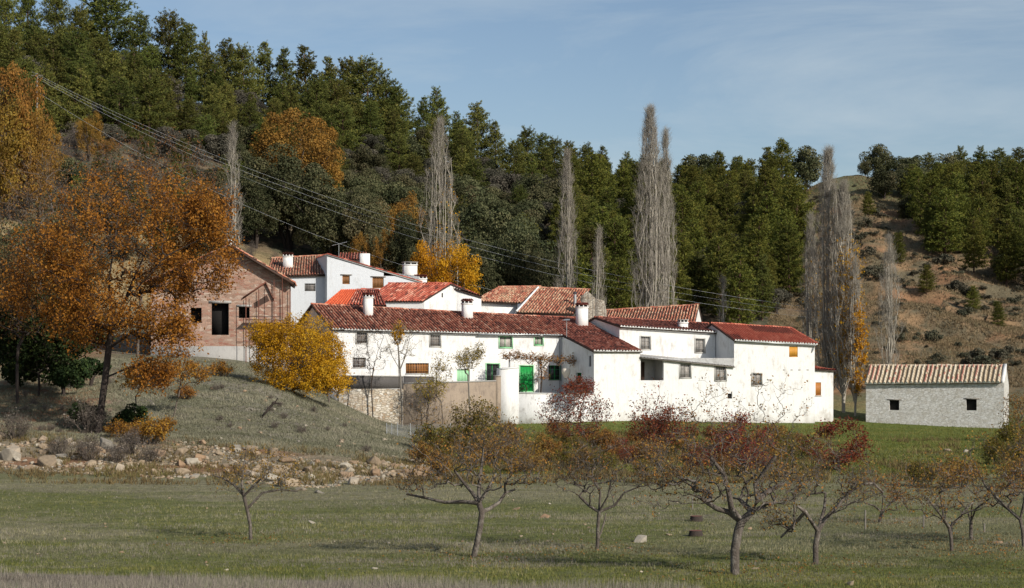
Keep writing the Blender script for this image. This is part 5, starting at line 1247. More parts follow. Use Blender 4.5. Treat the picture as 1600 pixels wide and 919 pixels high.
# big autumn trees and dark oaks that can be told apart on the slope: px, top, foot distance, kind, width factor, label
BIG = [(62, 305, 172, 'HH', .9, 'dark evergreen oak showing left of the great orange oak'), (100, 395, 160, 'HH', .9, 'dark low evergreen oak in shade behind the great orange oak'), (5, 385, 165, 'HH', .9, 'dark evergreen oak at the left edge behind the rusty oak'), (170, 240, 215, 'HH', .8, 'grey green oak above the great orange oak'), (462, 152, 262, 'A', 1.35, 'large orange autumn tree high among the pines, upper left of centre'), (425, 178, 266, 'A', .9, 'smaller orange autumn tree touching the left of the large orange one'), (500, 182, 262, 'A', .9, 'orange autumn tree on the right flank of the large orange one'),
       (628, 282, 240, 'A', .8, 'orange autumn tree on the slope above the brown rock'), (592, 296, 238, 'A', .5, 'small orange crown left of the orange tree above the rock'), (600, 352, 222, 'A', .62, 'small rounded orange tree just above the bluish gable house'),
       (566, 350, 226, 'A', .6, 'yellowish thin tree above the television antenna'), (140, 162, 262, 'A', .8, 'bright yellow orange bush on the upper left slope'), (672, 362, 203, 'Y', .85, 'left one of the golden trees behind the upper white chimney'), (712, 366, 202.5, 'Y', 1.0, 'right one of the golden trees behind the pointed gable'),
       (18, 72, 228, 'A', .66, 'tall yellow autumn tree at the left edge below the dark pines'), (-25, 110, 222, 'A', .9, 'yellow autumn tree cut by the left picture edge'), (62, 150, 226, 'A', .6, 'yellow brown autumn tree right of the tall one at the left edge'),
       (450, 232, 236, 'HH', 1.5, 'massive dark evergreen oak above the pink house roof'), (400, 262, 232, 'HH', 1.0, 'dark evergreen oak directly right of the thin bare poplar'), (515, 268, 232, 'HH', 1.2, 'dark evergreen oak between the two orange patches'), (560, 290, 230, 'HH', 1.0, 'dark evergreen oak below the brown rock'),
       (650, 330, 222, 'HH', .9, 'dark oak just left of the golden trees'), (770, 300, 226, 'HH', 1.1, 'dark rounded oak right of the thin spreading poplar'), (800, 345, 218, 'HH', 1.1, 'dark oak above the grey walled house'), (760, 380, 214, 'HH', .9, 'dark oak behind the low cream outbuilding'), (840, 372, 214, 'HH', .9, 'dark oak above the large mottled roof')]
for px, top, Y, k, wf, lab in BIG:
    g, h = top_h(px, top, Y); h = max(h, 2.5)
    pr, h0 = (AU, 6.0) if k == 'A' else (AY, 6.6) if k == 'Y' else (HB_, 5.6)
    place(pr, g - [0, 0, .3], h / h0, rs, lab, None, sxy=wf * (.75 if h > 8 else 1.0)); taken.append((g[0], g[1], 2.4 * h / h0 * wf * .75))
# the rest of the wood
cnt = {}
def zone(px, py):
    """kind of tree whose foot the photo would show at (px, py)"""
    if px > 1244:
        lim = np.interp(px, [1244, 1340, 1352, 1385, 1425, 1480, 1520, 1560, 1640], [0, 0, 288, 318, 382, 405, 425, 448, 462])
        return None if py > lim else ('R' if px > 1410 or py < 300 else 'RH')
    if px < 360:
        if py < 232 - max(0, 60 - px) * .5: return 'U'
        return 'S' if py < 470 else None
    if px < 660:
        if py < np.interp(px, [360, 450, 560, 660], [235, 240, 268, 262]): return 'U'
        if py < np.interp(px, [360, 500, 660], [398, 398, 440]): return 'O'
        return None
    if px < 880:
        return 'C' if py < 330 else ('O' if py < 470 else None)
    return 'M' if py < 520 else None
for Y in np.arange(206, 338, 5.3):
    step = 5.3 / Y * f
    px = -70.0 + rs.rand() * step
    while px < 1680:
        px += step * rs.uniform(.75, 1.25); Yj = Y + rs.uniform(-2.2, 2.2); g = G(px, Yj); py = pyof(g); z = zone(px, py)
        if z is None: continue
        x, y = g[0], g[1]; q = rs.rand()
        if z == 'U': kind = ('D', 10.5, 'dark pine in the dense upper left wood', 'pines of the upper left wood') if q < .66 else ('A', 5.0, 'small golden tree among the upper left pines', 'golden trees among the upper left pines') if q < .70 else ('G', 5.4, 'grey green oak under the upper left pines', 'oaks under the upper left pines')
        elif z == 'S': kind = ('B', 4.0, 'bare brownish bush on the left slope above the orange oak', 'bare bushes on the left slope') if q < .32 else ('G', 4.6, 'grey green oak on the left slope above the orange oak', 'grey oaks on the left slope') if q < .52 else ('D', 7.0, 'small pine on the left slope above the orange oak', 'small pines on the left slope') if q < .66 else ('A', 4.2, 'rusty autumn tree on the left slope above the orange oak', 'autumn trees on the left slope') if q < .8 else ('H', 4.0, 'dark low oak on the left slope behind the orange oak', 'oaks on the left slope')
        elif z == 'O': kind = ('H', 5.6, 'dark evergreen oak in the thicket behind the left houses', 'oaks behind the left houses') if q < .66 else ('G', 4.6, 'greyish oak in the thicket behind the left houses', 'greyish oaks behind the left houses') if q < .88 else ('D', 7.5, 'lone dark pine in the thicket behind the left houses', 'pines behind the left houses')
        elif z == 'C': kind = ('G', 5.0, 'grey green oak on the central slope', 'grey oaks on the central slope') if q < .50 else ('D', 8.5, 'pine among grey oaks on the central slope', 'pines on the central slope') if q < .85 else ('H', 5, 'dark oak on the central slope', 'dark oaks on the central slope')
        elif z == 'M': kind = ('L', 10.0, 'bright green pine in the wood behind the right houses', 'bright pines behind the right houses') if q < .80 else ('D', 9.0, 'darker pine in the wood behind the right houses', 'darker pines behind the right houses') if q < .9 else ('G', 4.6, 'grey oak among the pines behind the right houses', 'grey oaks behind the right houses')
        elif z == 'RH': kind = ('H', 4.4, 'dark oak at the top edge of the bare slope', 'oaks at the edge of the bare slope')
        else: kind = ('L', 10.0, 'bright green pine on the far right slope', 'bright pines on the far right slope') if q < .78 else ('D', 9.0, 'dark pine on the far right slope', 'dark pines on the far right slope') if q < .9 else ('H', 4.8, 'dark oak on the far right slope', 'oaks on the far right slope')
        k, h, lab, grp = kind; h *= rs.uniform(.72, 1.2)
        if k in 'DL' and py > 300 and z == 'M': h *= rs.uniform(.8, 1.05)
        r = {'D': 2.3, 'L': 2.3, 'G': 2.6, 'H': 2.6, 'A': 2.4, 'B': 1.9}[k] * (h / {'D': 10, 'L': 10, 'G': 5, 'H': 5.2, 'A': 5.8, 'B': 3.6}[k])
        if not free(x, y, r * 1.12): continue
        pr, h0 = {'D': (PD, 12), 'L': (PL, 12), 'G': (GO, 5.4), 'H': (HO, 5.6), 'A': (AU, 6), 'B': (BR, 3.6)}[k]
        # keep the skyline where the photo has it
        tops = HY - (g[2] + h - H) * f / y; lim = np.interp(px, [0, 170, 200, 300, 400, 480, 560, 640, 690, 780, 850, 1000, 1100, 1200, 1240, 1300, 1345, 1420, 1600], [-30, -10, 30, 60, 85, 90, 105, 158, 165, 205, 222, 248, 258, 240, 250, 275, 270, 255, 244])
        if tops < lim: h = max(2.5, h - (lim - tops) * y / f)
        place(pr, g - [0, 0, .3], h / h0, rs, lab, grp, sxy=rs.uniform(.9, 1.2) * (1.12 if k in 'DL' else 1)); taken.append((x, y, r)); cnt[k] = cnt.get(k, 0) + 1
print('wood', cnt)
# shrubs on the bare slope
ns = 0
for _ in range(1600):
    if ns > 260: break
    px = rs.uniform(1225, 1640); Y = rs.uniform(205, 335); g = G(px, Y); py = pyof(g)
    if zone(px, py) is not None or py < 282: continue
    if rs.rand() > (.25 + 1.1 * (vnoise(g[0] / 7, g[1] / 9) > .5)): continue
    if not free(g[0], g[1], .8): continue
    big = rs.rand() < .16
    place(SH, g - [0, 0, .1], rs.uniform(.32, .75) * (2.1 if big else 1), rs, 'low grey green shrub on the bare ochre slope', 'shrubs on the bare slope', sxy=rs.uniform(1, 1.5)); taken.append((g[0], g[1], .7)); ns += 1
for _ in range(60):
    px = rs.uniform(370, 760); Y = rs.uniform(206, 228); g = G(px, Y)
    if free(g[0], g[1], 1.0): place(BR, g - [0, 0, .1], rs.uniform(.3, .55), rs, 'low dry bush on the pale bank behind the upper roofs', 'dry bushes behind the roofs'); taken.append((g[0], g[1], 1.0))

for px, Y, s in ((1262, 268, .42), (1300, 300, .3), (1356, 292, .34), (1402, 262, .4), (1448, 246, .34), (1520, 238, .3), (1420, 300, .45), (1560, 232, .3), (1380, 318, .4)):
    place(PL, G(px, Y) - [0, 0, .2], s, rs, 'young pine growing alone on the bare ochre slope', 'young pines on the bare slope', sxy=1.3)
# ---- bare poplars ------------------------------------------------------------------------------------
poplar(201, 'slim bare poplar rising over the orange oak, left', 364, 208, 196, 15, stems=4, dens=.9)
poplar(202, 'spreading bare poplar with dark trunk behind the pointed gable house', 687, 205, 186, 34, stems=7, dens=1.1, gold=500)
poplar(203, 'slim bare poplar between the spreading one and the tallest, over the mottled roof', 886, 200, 240, 17, stems=4, dens=1.3)
poplar(204, 'short bare poplar over the ruined wall stub', 936, 198, 362, 13, stems=3, dens=.7)
poplar(205, 'tallest bare poplar with several tops reaching into the sky', 1016, 198, 170, 31, stems=10, dens=2.3)
poplar(206, 'bare poplar close against the right flank of the tallest one', 1040, 200, 206, 18, stems=5, dens=1.3)
poplar(207, 'tiny bare poplar above the red roof right of the small gable', 1130, 200, 440, 9, stems=2, dens=.35)
poplar(208, 'tall bare poplar with pale tip, left in the clump beside the barn', 1294, 190, 236, 30, stems=8, dens=2.4, gold=500)
poplar(209, 'bare poplar with golden right flank in the clump beside the barn', 1318, 188, 288, 28, stems=8, dens=2.0, gold=6000)
poplar(210, 'shorter bare poplar at the left of the clump behind the small annex', 1267, 194, 340, 17, stems=5, dens=1.2, gold=500)
poplar(211, 'low yellow tinted poplar between the row of houses and the barn', 1336, 186, 405, 14, stems=4, dens=.9, gold=4200)
poplar(212, 'slim grey bare poplar standing behind the left half of the barn', 1390, 196, 374, 21, stems=4, dens=1.1)

# ---- the large orange oak and its neighbours ------------------------------------------------------------
def PP(px, py, Y): return W(px, py, Y)
Y0 = 116.0; rs2 = np.random.RandomState(5)
foot = G(152, Y0)
tr = [foot - [0, 0, .3], PP(158, 640, Y0), PP(165, 590, Y0), PP(170, 545, Y0), PP(176, 510, Y0)]
limbs = [[PP(170, 545, Y0), PP(205, 520, Y0 - 1), PP(240, 505, Y0 - 2), PP(280, 470, Y0 - 2.5), PP(310, 440, Y0 - 3)], [PP(176, 512, Y0), PP(200, 460, Y0 + .5), PP(225, 400, Y0 + 1), PP(250, 340, Y0 + 1.5)], [PP(176, 512, Y0), PP(170, 440, Y0), PP(180, 370, Y0), PP(190, 300, Y0)],
         [PP(168, 550, Y0), PP(130, 500, Y0 + 1), PP(95, 470, Y0 + 1), PP(60, 455, Y0 + 2)], [PP(174, 525, Y0), PP(140, 450, Y0 - 1), PP(120, 380, Y0 - 2), PP(110, 330, Y0 - 2)], [PP(176, 512, Y0), PP(215, 450, Y0 - 2.5), PP(260, 400, Y0 - 3.5), PP(320, 370, Y0 - 3.5)],
         [PP(165, 590, Y0), PP(200, 575, Y0 - 1.5), PP(240, 560, Y0 - 2.5)]]
T = np.concatenate([ell(rs2, 600, PP(205, 400, Y0), (6.7, 5.5, 6.0), .25, .6), ell(rs2, 170, PP(130, 500, Y0), (3.6, 3.0, 1.8)), ell(rs2, 120, PP(240, 475, Y0 - 1), (3.6, 2.5, 1.8)), ell(rs2, 140, PP(85, 420, Y0 + 1), (3.0, 3, 3.2)), ell(rs2, 190, PP(275, 510, Y0 - 2), (2.9, 2.6, 2.0)), ell(rs2, 110, PP(330, 340, Y0 - 1), (1.9, 2, 2.0)), ell(rs2, 170, PP(300, 430, Y0 - 3), (2.5, 1.6, 2.3)), ell(rs2, 110, PP(265, 470, Y0 - 3), (2.2, 1.6, 2.0)), ell(rs2, 100, PP(330, 400, Y0 - 2), (1.8, 2.2, 2.6)), ell(rs2, 90, PP(45, 480, Y0 + 1), (2, 2, 2.2)), ell(rs2, 60, PP(240, 585, Y0 - 2), (1.5, 1.5, 1.0))])
def oakval(C): return .50 + .5 * (fbm(C[:, 0] / 1.6, C[:, 2] / 1.6 + C[:, 1] / 2, 3) - .5)
keep = fbm(T[:, 0] / 2.2 + 3, T[:, 2] / 2.2 + T[:, 1] * .3, 2) > .39; T = T[keep]
build_tree('oak_tree', 'great spreading oak with rusty orange leaves and leaning dark trunk, left foreground', 'oak tree', foot, [tr] + limbs, T, None, 'l_oak', 'bark_dark', tip=.013, expo=.47, twn=6, twL=.75, twr=.008, lsize=.085, leafn=50000, seed=31, lval=oakval, lspread=.28, rmax=.42)
def tree_at(name, label, cat, px, Y, cpx, cpy, rx, ry, rz, nT, leaf, leafn, seed, lean=0, bark='bark', lsize=.06, tip=.010, twn=4, twL=.4, fork=.35, group=None, lo=.15, twr=.006, up=.25, bias=(0, 0, .3), extra=None, limbs=None, lval=None, rmax=None, expo=.45, crown='foliage', limbmin=0):
    rr = np.random.RandomState(seed); g = G(px, Y); c = PP(cpx, cpy, Y)
    fk = g * (1 - fork) + c * fork + [lean, 0, 0]
    tr = [g - [0, 0, .2], g * .6 + fk * .4 + rr.normal(0, .05, 3), fk]
    if limbs:
        pts = [g - [0, 0, .2]] + [PP(a, b, Y) for a, b in limbs[0]]
        sd_ = [pts]
        for L in limbs[1:]:
            dd = rr.uniform(-1, 1) * 1.1; sd_.append([PP(a, b, Y + dd * i / max(1, len(L) - 1)) for i, (a, b) in enumerate(L)])
    else: sd_ = [tr]
    T = ell(rr, nT, c, (rx, ry, rz), lo, .55)
    if extra: T = np.concatenate([T] + [ell(rr, n_, PP(a, b, Y), r_) for a, b, r_, n_ in extra])
    T = T[T[:, 2] > g[2] + .25]
    if 'orchard' in label or 'orchard' in name: T = T[fbm(T[:, 0] / .9 + seed, T[:, 2] / .7 + T[:, 1] * .5, 2) > .43]
    return build_tree(name, label, cat, g, sd_, T, None, leaf, bark, tip=tip, twn=twn, twL=twL, twr=twr, lsize=lsize, leafn=leafn, seed=seed, group=group, up=up, bias=bias, lval=lval, rmax=rmax, expo=expo, crown=crown, limbmin=limbmin)
tree_at('oak_tree', 'rusty oak filling the lower left edge behind the great oak', 'oak tree', 28, 128, 25, 455, 3.6, 3.0, 3.6, 360, 'l_rust', 6000, 33, bark='bark_dark', lsize=.085, twL=.7, twr=.008, tip=.012)
tree_at('oak_tree', 'rusty half bare oak above the great oak, between it and the left edge', 'oak tree', 75, 150, 85, 330, 6.0, 4, 5.5, 380, 'l_rust', 4200, 34, bark='bark', lsize=.09, twL=.9, twr=.009, tip=.013)
tree_at('oak_tree', 'brownish half bare oak behind the top of the great oak', 'oak tree', 215, 168, 232, 285, 7.5, 4, 5.0, 430, 'l_rust', 5500, 35, bark='bark', lsize=.09, twL=.95, twr=.010, tip=.014)
tree_at('ivy_tree', 'dark ivy covered tree mass in shade at the lower left edge', 'tree', 60, 132, 62, 520, 4.6, 3, 2.9, 300, 'l_ivy', 16000, 36, bark='bark_dark', lsize=.13, twL=.8)
tree_at('oak_sapling', 'small orange oak sapling right of the great trunk', 'sapling', 208, 119, 214, 590, 1.3, 1.2, 1.0, 70, 'l_oak', 1800, 37, lsize=.07)
tree_at('oak_sapling', 'low orange oak sapling standing on the bank below the pink house', 'sapling', 270, 124, 288, 583, 2.1, 1.5, .8, 90, 'l_oak', 2200, 38, lsize=.07)
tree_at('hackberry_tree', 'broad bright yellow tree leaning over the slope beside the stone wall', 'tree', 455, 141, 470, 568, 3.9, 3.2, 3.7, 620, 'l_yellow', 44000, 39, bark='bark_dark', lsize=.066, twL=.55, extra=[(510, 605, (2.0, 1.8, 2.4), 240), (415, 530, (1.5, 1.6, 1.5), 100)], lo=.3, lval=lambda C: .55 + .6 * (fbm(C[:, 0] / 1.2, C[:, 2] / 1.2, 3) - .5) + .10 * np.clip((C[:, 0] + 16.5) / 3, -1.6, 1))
tree_at('bare_tree', 'leafless grey bush tree between the yellow tree and the long house', 'tree', 515, 152, 506, 548, 1.5, 1.4, 2.7, 260, 'l_grey', 900, 40, twL=.6, twr=.008)
tree_at('forked_stump', 'short dark forked trunk on the grey slope under the yellow tree', 'tree stump', 408, 126, 432, 625, .5, .3, .4, 6, None, 0, 41, bark='bark_dark', tip=.045, twn=0)

# ---- garden trees in front of the long house ------------------------------------------------------------------
tree_at('garden_tree', 'slender forked garden tree with a yellow leaf tuft before the long white wall', 'tree', 628, 157, 628, 535, 1.9, 1.2, 1.6, 60, 'l_must', 420, 42, twL=.5, limbs=[[(628, 640), (626, 600), (625, 578)], [(625, 578), (612, 555), (606, 535), (600, 520)], [(625, 578), (634, 555), (640, 530), (655, 515)], [(625, 578), (622, 540), (622, 515)]], twr=.009, tip=.014, bark='greywood', extra=[(622, 520, (.45, .4, 1.0), 40)])
tree_at('golden_shrub', 'golden leaf tuft hanging in the slender garden tree crown', 'climbing plant', 624, 156.5, 622, 522, .55, .5, 1.1, 60, 'l_yellow', 700, 43, lsize=.07, twL=.3, fork=.9, tip=.005)
tree_at('bare_tree', 'leafless dark tree reaching left of the slender garden tree', 'tree', 583, 157, 578, 545, 1.9, 1.3, 2.3, 90, 'l_apple', 160, 44, bark='bark_dark', twL=.6, twr=.009, limbs=[[(580, 600), (584, 575)], [(584, 575), (590, 550), (600, 525)], [(584, 575), (560, 548), (552, 530)]])
tree_at('garden_tree', 'small garden tree with round mustard crown before the pale green door', 'tree', 736, 158, 730, 562, 1.35, 1.1, .95, 130, 'l_must', 2100, 45, bark='greywood', twL=.35, extra=[(748, 550, (.5, .5, 1.0), 50)], fork=.78)
tree_at('garden_tree', 'thin straggly garden tree with few mustard leaves right of the barred brown window', 'tree', 692, 158, 688, 575, 1.1, .9, 1.9, 60, 'l_must', 750, 46, bark='bark', twL=.4)
tree_at('garden_tree', 'leafy tangle of a garden tree against the brown rendered wall', 'tree', 665, 155, 672, 606, 1.7, 1.0, 1.2, 110, 'l_must', 1400, 47, bark='bark_dark', twL=.45)
tree_at('bare_tree', 'bare twiggy tree against the stained brown wall right of the wire fence', 'tree', 655, 150, 668, 640, 2.6, 1.2, 2.2, 150, 'l_apple', 500, 48, bark='bark', twL=.6, twr=.007)
tree_at('tall_bush', 'tall green and yellow bush rising before the brown wall, centre', 'bush', 745, 118, 742, 668, 1.9, 1.6, 1.8, 280, 'l_olive', 5200, 49, lsize=.065, twL=.4)
# vine on the pergola
vp = FM.w(FM.hit(845, 600, -3)[0], -3, 4.7); rv = np.random.RandomState(50)
va = FM.hit(786, 560, -3)[0]; vb2 = FM.hit(906, 560, -3)[0]
T = np.array([FM.w(va + (vb2 - va) * q, -3 + rv.normal(0, .35), z_of(556 + 8 * q, 170) + rv.normal(0, .22)) for q in rv.rand(240)])
T2 = np.array([vp + [rv.normal(0, .3), rv.normal(0, .2), rv.uniform(1.2, 3)] for _ in range(60)])
build_tree('grape_vine', 'brown leaved grape vine trained along the pergola by the green door', 'vine', vp, [[vp, vp + [.1, 0, 1.2], vp + [0, 0, 2.6]]], np.concatenate([T, T2]), None, 'l_apple', 'bark_dark', tip=.008, twn=3, twL=.35, lsize=.07, leafn=2600, seed=50)

# ---- red bushes and hedge before the white houses -----------------------------------------------------------------
def rb(label, px, Y, cpx, cpy, rx, rz, n, leafn, seed, leaf='l_red', twL=.5, name='red_leaved_tree', lsize=.075, twr=.006, **k):
    return tree_at(name, label, 'small tree', px, Y, cpx, cpy, rx, rx * .8, rz, n, leaf, leafn, seed, lsize=lsize, twL=twL, twr=twr, **k)
rb('red leaved small tree spread over the white terrace wall, widest in front of the annex', 905, 132, 898, 645, 2.9, 1.9, 260, 2600, 60)
rb('deep red bush glowing inside the terrace corner against the annex', 908, 166.8, 905, 606, 1.4, .9, 120, 2200, 61, name='red_bush')
rb('reddish bush at the foot of the white annex, between the two houses', 1020, 126, 1035, 668, 2.7, 1.5, 260, 3600, 62)
rb('bright red leaved small tree behind the thickest orchard tree', 1150, 118, 1150, 690, 2.5, 1.9, 260, 3600, 63)
rb('vivid red bush right of the thickest orchard tree, below the plain house wall', 1310, 112, 1312, 700, 1.9, 1.6, 220, 3400, 64)
rb('tall thin shoots with sparse leaves rising before the two lean-to windows', 1120, 122, 1110, 640, 2.6, 2.6, 60, 330, 65, leaf='l_apple', name='thin_shoots', twn=2, bias=(0, 0, 2.5))
rb('tall arching shoots before the barred window of the plain house', 1215, 122, 1205, 640, 2.8, 2.6, 60, 260, 66, leaf='l_apple', name='thin_shoots', twn=2, bias=(0, 0, 2.5))
rb('sparse reddish shoots before the dark porch opening', 1030, 128, 1030, 635, 2.0, 2.0, 50, 380, 67, leaf='l_red', name='thin_shoots', twn=2, bias=(0, 0, 2))
rb('tall twiggy bush with brown leaves right of the barn corner', 1592, 150, 1592, 655, 1.6, 2.4, 200, 1500, 68, leaf='l_apple', name='twiggy_bush')
HB = [bush_proto(190 + i, 'hedge_bush', 'l_olive' if i % 2 else 'l_apple', 1.5, 1.9, 2400, .075) for i in range(4)]
HR = [bush_proto(195 + i, 'hedge_bush', 'l_red', 1.5, 1.9, 2000, .075) for i in range(2)]
for i in range(64):
    px = 780 + i * 7.8 + rs.uniform(-8, 8); 
    if px > 1270: break
    g = G(px, rs.uniform(108, 152)); place(HR if (rs.rand() < .25 and px > 950) else HB, g, rs.uniform(.4, .85), rs, 'low brown and olive hedge bush at the foot of the white houses', 'hedge bushes below the houses')
for i in range(9):
    px = rs.uniform(640, 800); g = G(px, rs.uniform(104, 130)); place(HB, g, rs.uniform(.5, .9), rs, 'tangled low bush below the brown rendered wall', 'tangled bushes below the brown wall')
for i, (px, Y, s) in enumerate(((1440, 98, .7), (1560, 118, .9), (1600, 112, 1.0), (1585, 135, 1.1), (1632, 128, 1.0), (1500, 96, .8), (1600, 96, .9))):
    place(HB, G(px, Y), s, rs, 'brown bush on the grass below the barn', 'bushes below the barn')
GB = [bush_proto(400 + i, 'dry_bush', 'l_dead', 1.1, 1.3, 500, .05, 'dry bush', 'bark', 40) for i in range(3)]
for i, (px, Y, s, lab) in enumerate(((22, 112, 1.2, 'grey dry bush at the left edge above the rubble'), (95, 108, .9, 'grey dry bush in the rubble left of the great trunk'), (140, 107, 1.1, 'largest grey dry bush in front of the rubble below the great trunk'), (207, 109, 1.1, 'green grey bush in the rubble below the orange scrub'), (183, 106.5, .8, 'dry bush between the two clumps in the rubble'), (238, 107, .8, 'flat dry bush at the rubble foot'), (135, 116, 1.5, 'dry bush against the foot of the great trunk'))):
    place(GB, G(px, Y), s, rs, lab)
OB = [bush_proto(410 + i, 'orange_bush', 'l_oak', 1.0, 1.2, 1500, .065) for i in range(2)]
for px, Y, s, lab in ((186, 114, .9, 'small orange bush right at the great trunk foot'), (232, 112, 1.35, 'bright orange bush hanging over the rubble'), (245, 117, .7, 'orange tuft above the bright orange bush'), (262, 119, .6, 'mustard coloured tuft on the grey slope'), (215, 116, .7, 'orange tuft left of the mustard one'), (345, 142, 1.0, 'rusty bush on the crest below the scaffold'), (290, 130, .8, 'low rusty bush below the pink house')):
    place(OB, G(px, Y), s, rs, lab)
DB = [round_proto(420 + i, 'evergreen_bush', 'l_ivy', 1.5, 1.9, .1, 3000, .085, 12, 'bark_dark', 'bush', 3) for i in range(2)]
for px, Y, s, lab in ((132, 117.5, .95, 'dark glossy bush left of the great trunk'), (205, 118, .85, 'dark low bush right of the great trunk'), (100, 132, 1.3, 'dark bush in the shade left of the great oak'), (30, 136, 1.5, 'dark bush at the left edge in the shade'), (140, 137, 1.2, 'dark bush behind the great trunk')):
    place(DB, G(px, Y), s, rs, lab)

# ---- orchard ---------------------------------------------------------------------------------------------------------
def orch(label, px, Y, c, r, nT, leafn, seed, limbs, leaf='l_apple', extra=None, twn=3, twL=.34, tip=.0075, limbmin=.055, **k):
    nT = int(nT * .62)
    return tree_at('orchard_tree', label, 'fruit tree', px, Y, c[0], c[1], r[0], r[1], r[2], nT, leaf, int(leafn * .6),  seed, bark='bark_orch', lsize=.042, tip=tip, limbmin=limbmin, twn=twn, twL=twL, twr=.0042, limbs=limbs, extra=extra, group='orchard trees', lo=.1, bias=(0, 0, .9), crown='leaves', **k)
orch('small leaning orchard tree with golden leaves, standing alone on the left', 392, 69.2, (400, 735), (1.75, 1.5, .95), 250, 1900, 70, [[(391, 820), (386, 795), (381, 775)], [(381, 775), (365, 757), (350, 748), (330, 742)], [(381, 775), (395, 760), (408, 748), (415, 735)], [(381, 775), (378, 755), (380, 730), (385, 705)], [(384, 785), (410, 770), (440, 765), (465, 768)]], leaf='l_gold', extra=[(455, 755, (.8, .7, .4), 30), (340, 760, (.7, .6, .4), 24)])
orch('wide orchard tree with one long level limb to the left, centre of the field', 738, 63.2, (740, 705), (2.6, 2.1, 1.45), 620, 3300, 71, [[(745, 850), (750, 825), (753, 800), (748, 786)], [(748, 787), (725, 784), (695, 785), (665, 778), (635, 772)], [(753, 805), (765, 795), (780, 785), (790, 770), (805, 765)], [(748, 786), (738, 770), (725, 755), (710, 735)], [(748, 786), (748, 765), (752, 735), (755, 700)], [(748, 786), (762, 765), (775, 740)]], extra=[(650, 750, (1.2, .9, .6), 90), (830, 735, (1.0, .8, .7), 90)], rmax=.17, limbmin=.085)
orch('two stemmed orchard tree right of the centre one, thinner and nearly bare', 932, 65.6, (945, 730), (1.9, 1.6, 1.2), 420, 900, 72, [[(934, 845)], [(934, 845), (934, 825), (936, 800)], [(936, 800), (920, 790), (905, 775)], [(934, 845), (943, 820), (947, 802)], [(947, 802), (960, 790), (975, 770), (1000, 760)], [(947, 802), (950, 775), (955, 750)], [(936, 800), (938, 770), (925, 745)]], rmax=.12, extra=[(890, 745, (.8, .7, .6), 60)])
orch('thickest orchard tree with pale twisted trunk, right of centre', 1148, 57.9, (1150, 730), (2.9, 2.4, 1.75), 900, 4200, 73, [[(1148, 860), (1153, 830), (1158, 815)], [(1158, 818), (1150, 808), (1138, 800), (1120, 795), (1105, 785), (1090, 775)], [(1158, 815), (1175, 800), (1185, 780), (1180, 755), (1195, 735), (1212, 712)], [(1155, 812), (1143, 795), (1138, 765), (1130, 740), (1110, 715)], [(1185, 785), (1205, 765), (1225, 755)], [(1170, 803), (1165, 790), (1155, 780)]], extra=[(1030, 760, (1.5, 1.2, .8), 190), (1060, 715, (1.3, 1.2, .9), 120), (1230, 740, (1.0, 1.0, 1.0), 100)], rmax=.30, expo=.50, limbmin=.12)
orch('dark forked orchard tree with drooping twigs right of the thickest one', 1275, 60.8, (1275, 745), (2.1, 1.9, 1.45), 560, 2200, 74, [[(1274, 855), (1278, 830)], [(1278, 832), (1268, 815), (1258, 800), (1245, 790)], [(1278, 832), (1290, 810), (1310, 790), (1325, 770), (1345, 758), (1365, 755), (1380, 770)], [(1285, 820), (1288, 795), (1290, 770)], [(1255, 800), (1240, 820), (1220, 840)]], extra=[(1215, 815, (.7, .6, .6), 110), (1350, 750, (.9, .8, .7), 80)], rmax=.18, limbmin=.08)
orch('distant orchard tree between two pale stakes', 1370, 76, (1375, 770), (1.9, 1.6, 1.05), 260, 1700, 75, [[(1374, 815), (1378, 800)], [(1378, 800), (1365, 790), (1350, 785)], [(1378, 800), (1392, 785), (1410, 775)], [(1378, 800), (1380, 775)]], rmax=.14)
orch('orchard tree forking low, left of the pair near the right edge', 1487, 65.3, (1465, 760), (2.3, 1.8, 1.3), 420, 2600, 76, [[(1486, 840), (1483, 825)], [(1483, 828), (1475, 812), (1466, 800)], [(1484, 828), (1498, 810), (1510, 795), (1525, 780)], [(1466, 800), (1450, 780), (1430, 765)], [(1466, 800), (1470, 775)]], rmax=.17)
orch('orchard tree with straight speckled trunk, right of the low forking one', 1518, 69, (1525, 765), (1.9, 1.7, 1.2), 330, 1700, 77, [[(1517, 835), (1517, 815)], [(1517, 815), (1525, 795), (1545, 780)], [(1517, 815), (1510, 795), (1495, 780)], [(1517, 815), (1519, 785)]], rmax=.15)
orch('orchard tree cut by the right edge of the picture', 1600, 66.5, (1585, 735), (2.5, 2.0, 1.7), 560, 3000, 78, [[(1598, 830), (1594, 812)], [(1594, 812), (1575, 795), (1560, 785), (1545, 765)], [(1594, 812), (1600, 785), (1605, 750)], [(1560, 785), (1540, 760), (1525, 730)]], rmax=.17)
orch('orchard tree just outside the right edge', 1665, 58, (1670, 725), (2.6, 2.2, 1.7), 300, 1200, 79, None, fork=.4)
# young thin trees in the middle distance
for px, Y, cpx, cpy, lab in ((735, 101, 728, 705, 'slim bare young tree behind the centre orchard tree'), (800, 108, 798, 700, 'slim brown young tree left of the pale stake'), (1025, 100, 1030, 720, 'slim bare young tree left of the thickest orchard tree')):
    tree_at('young_tree', lab, 'fruit tree', px, Y, cpx, cpy, 1.8, 1.4, 1.5, 120, 'l_apple', 500, 300 + px, twL=.4)

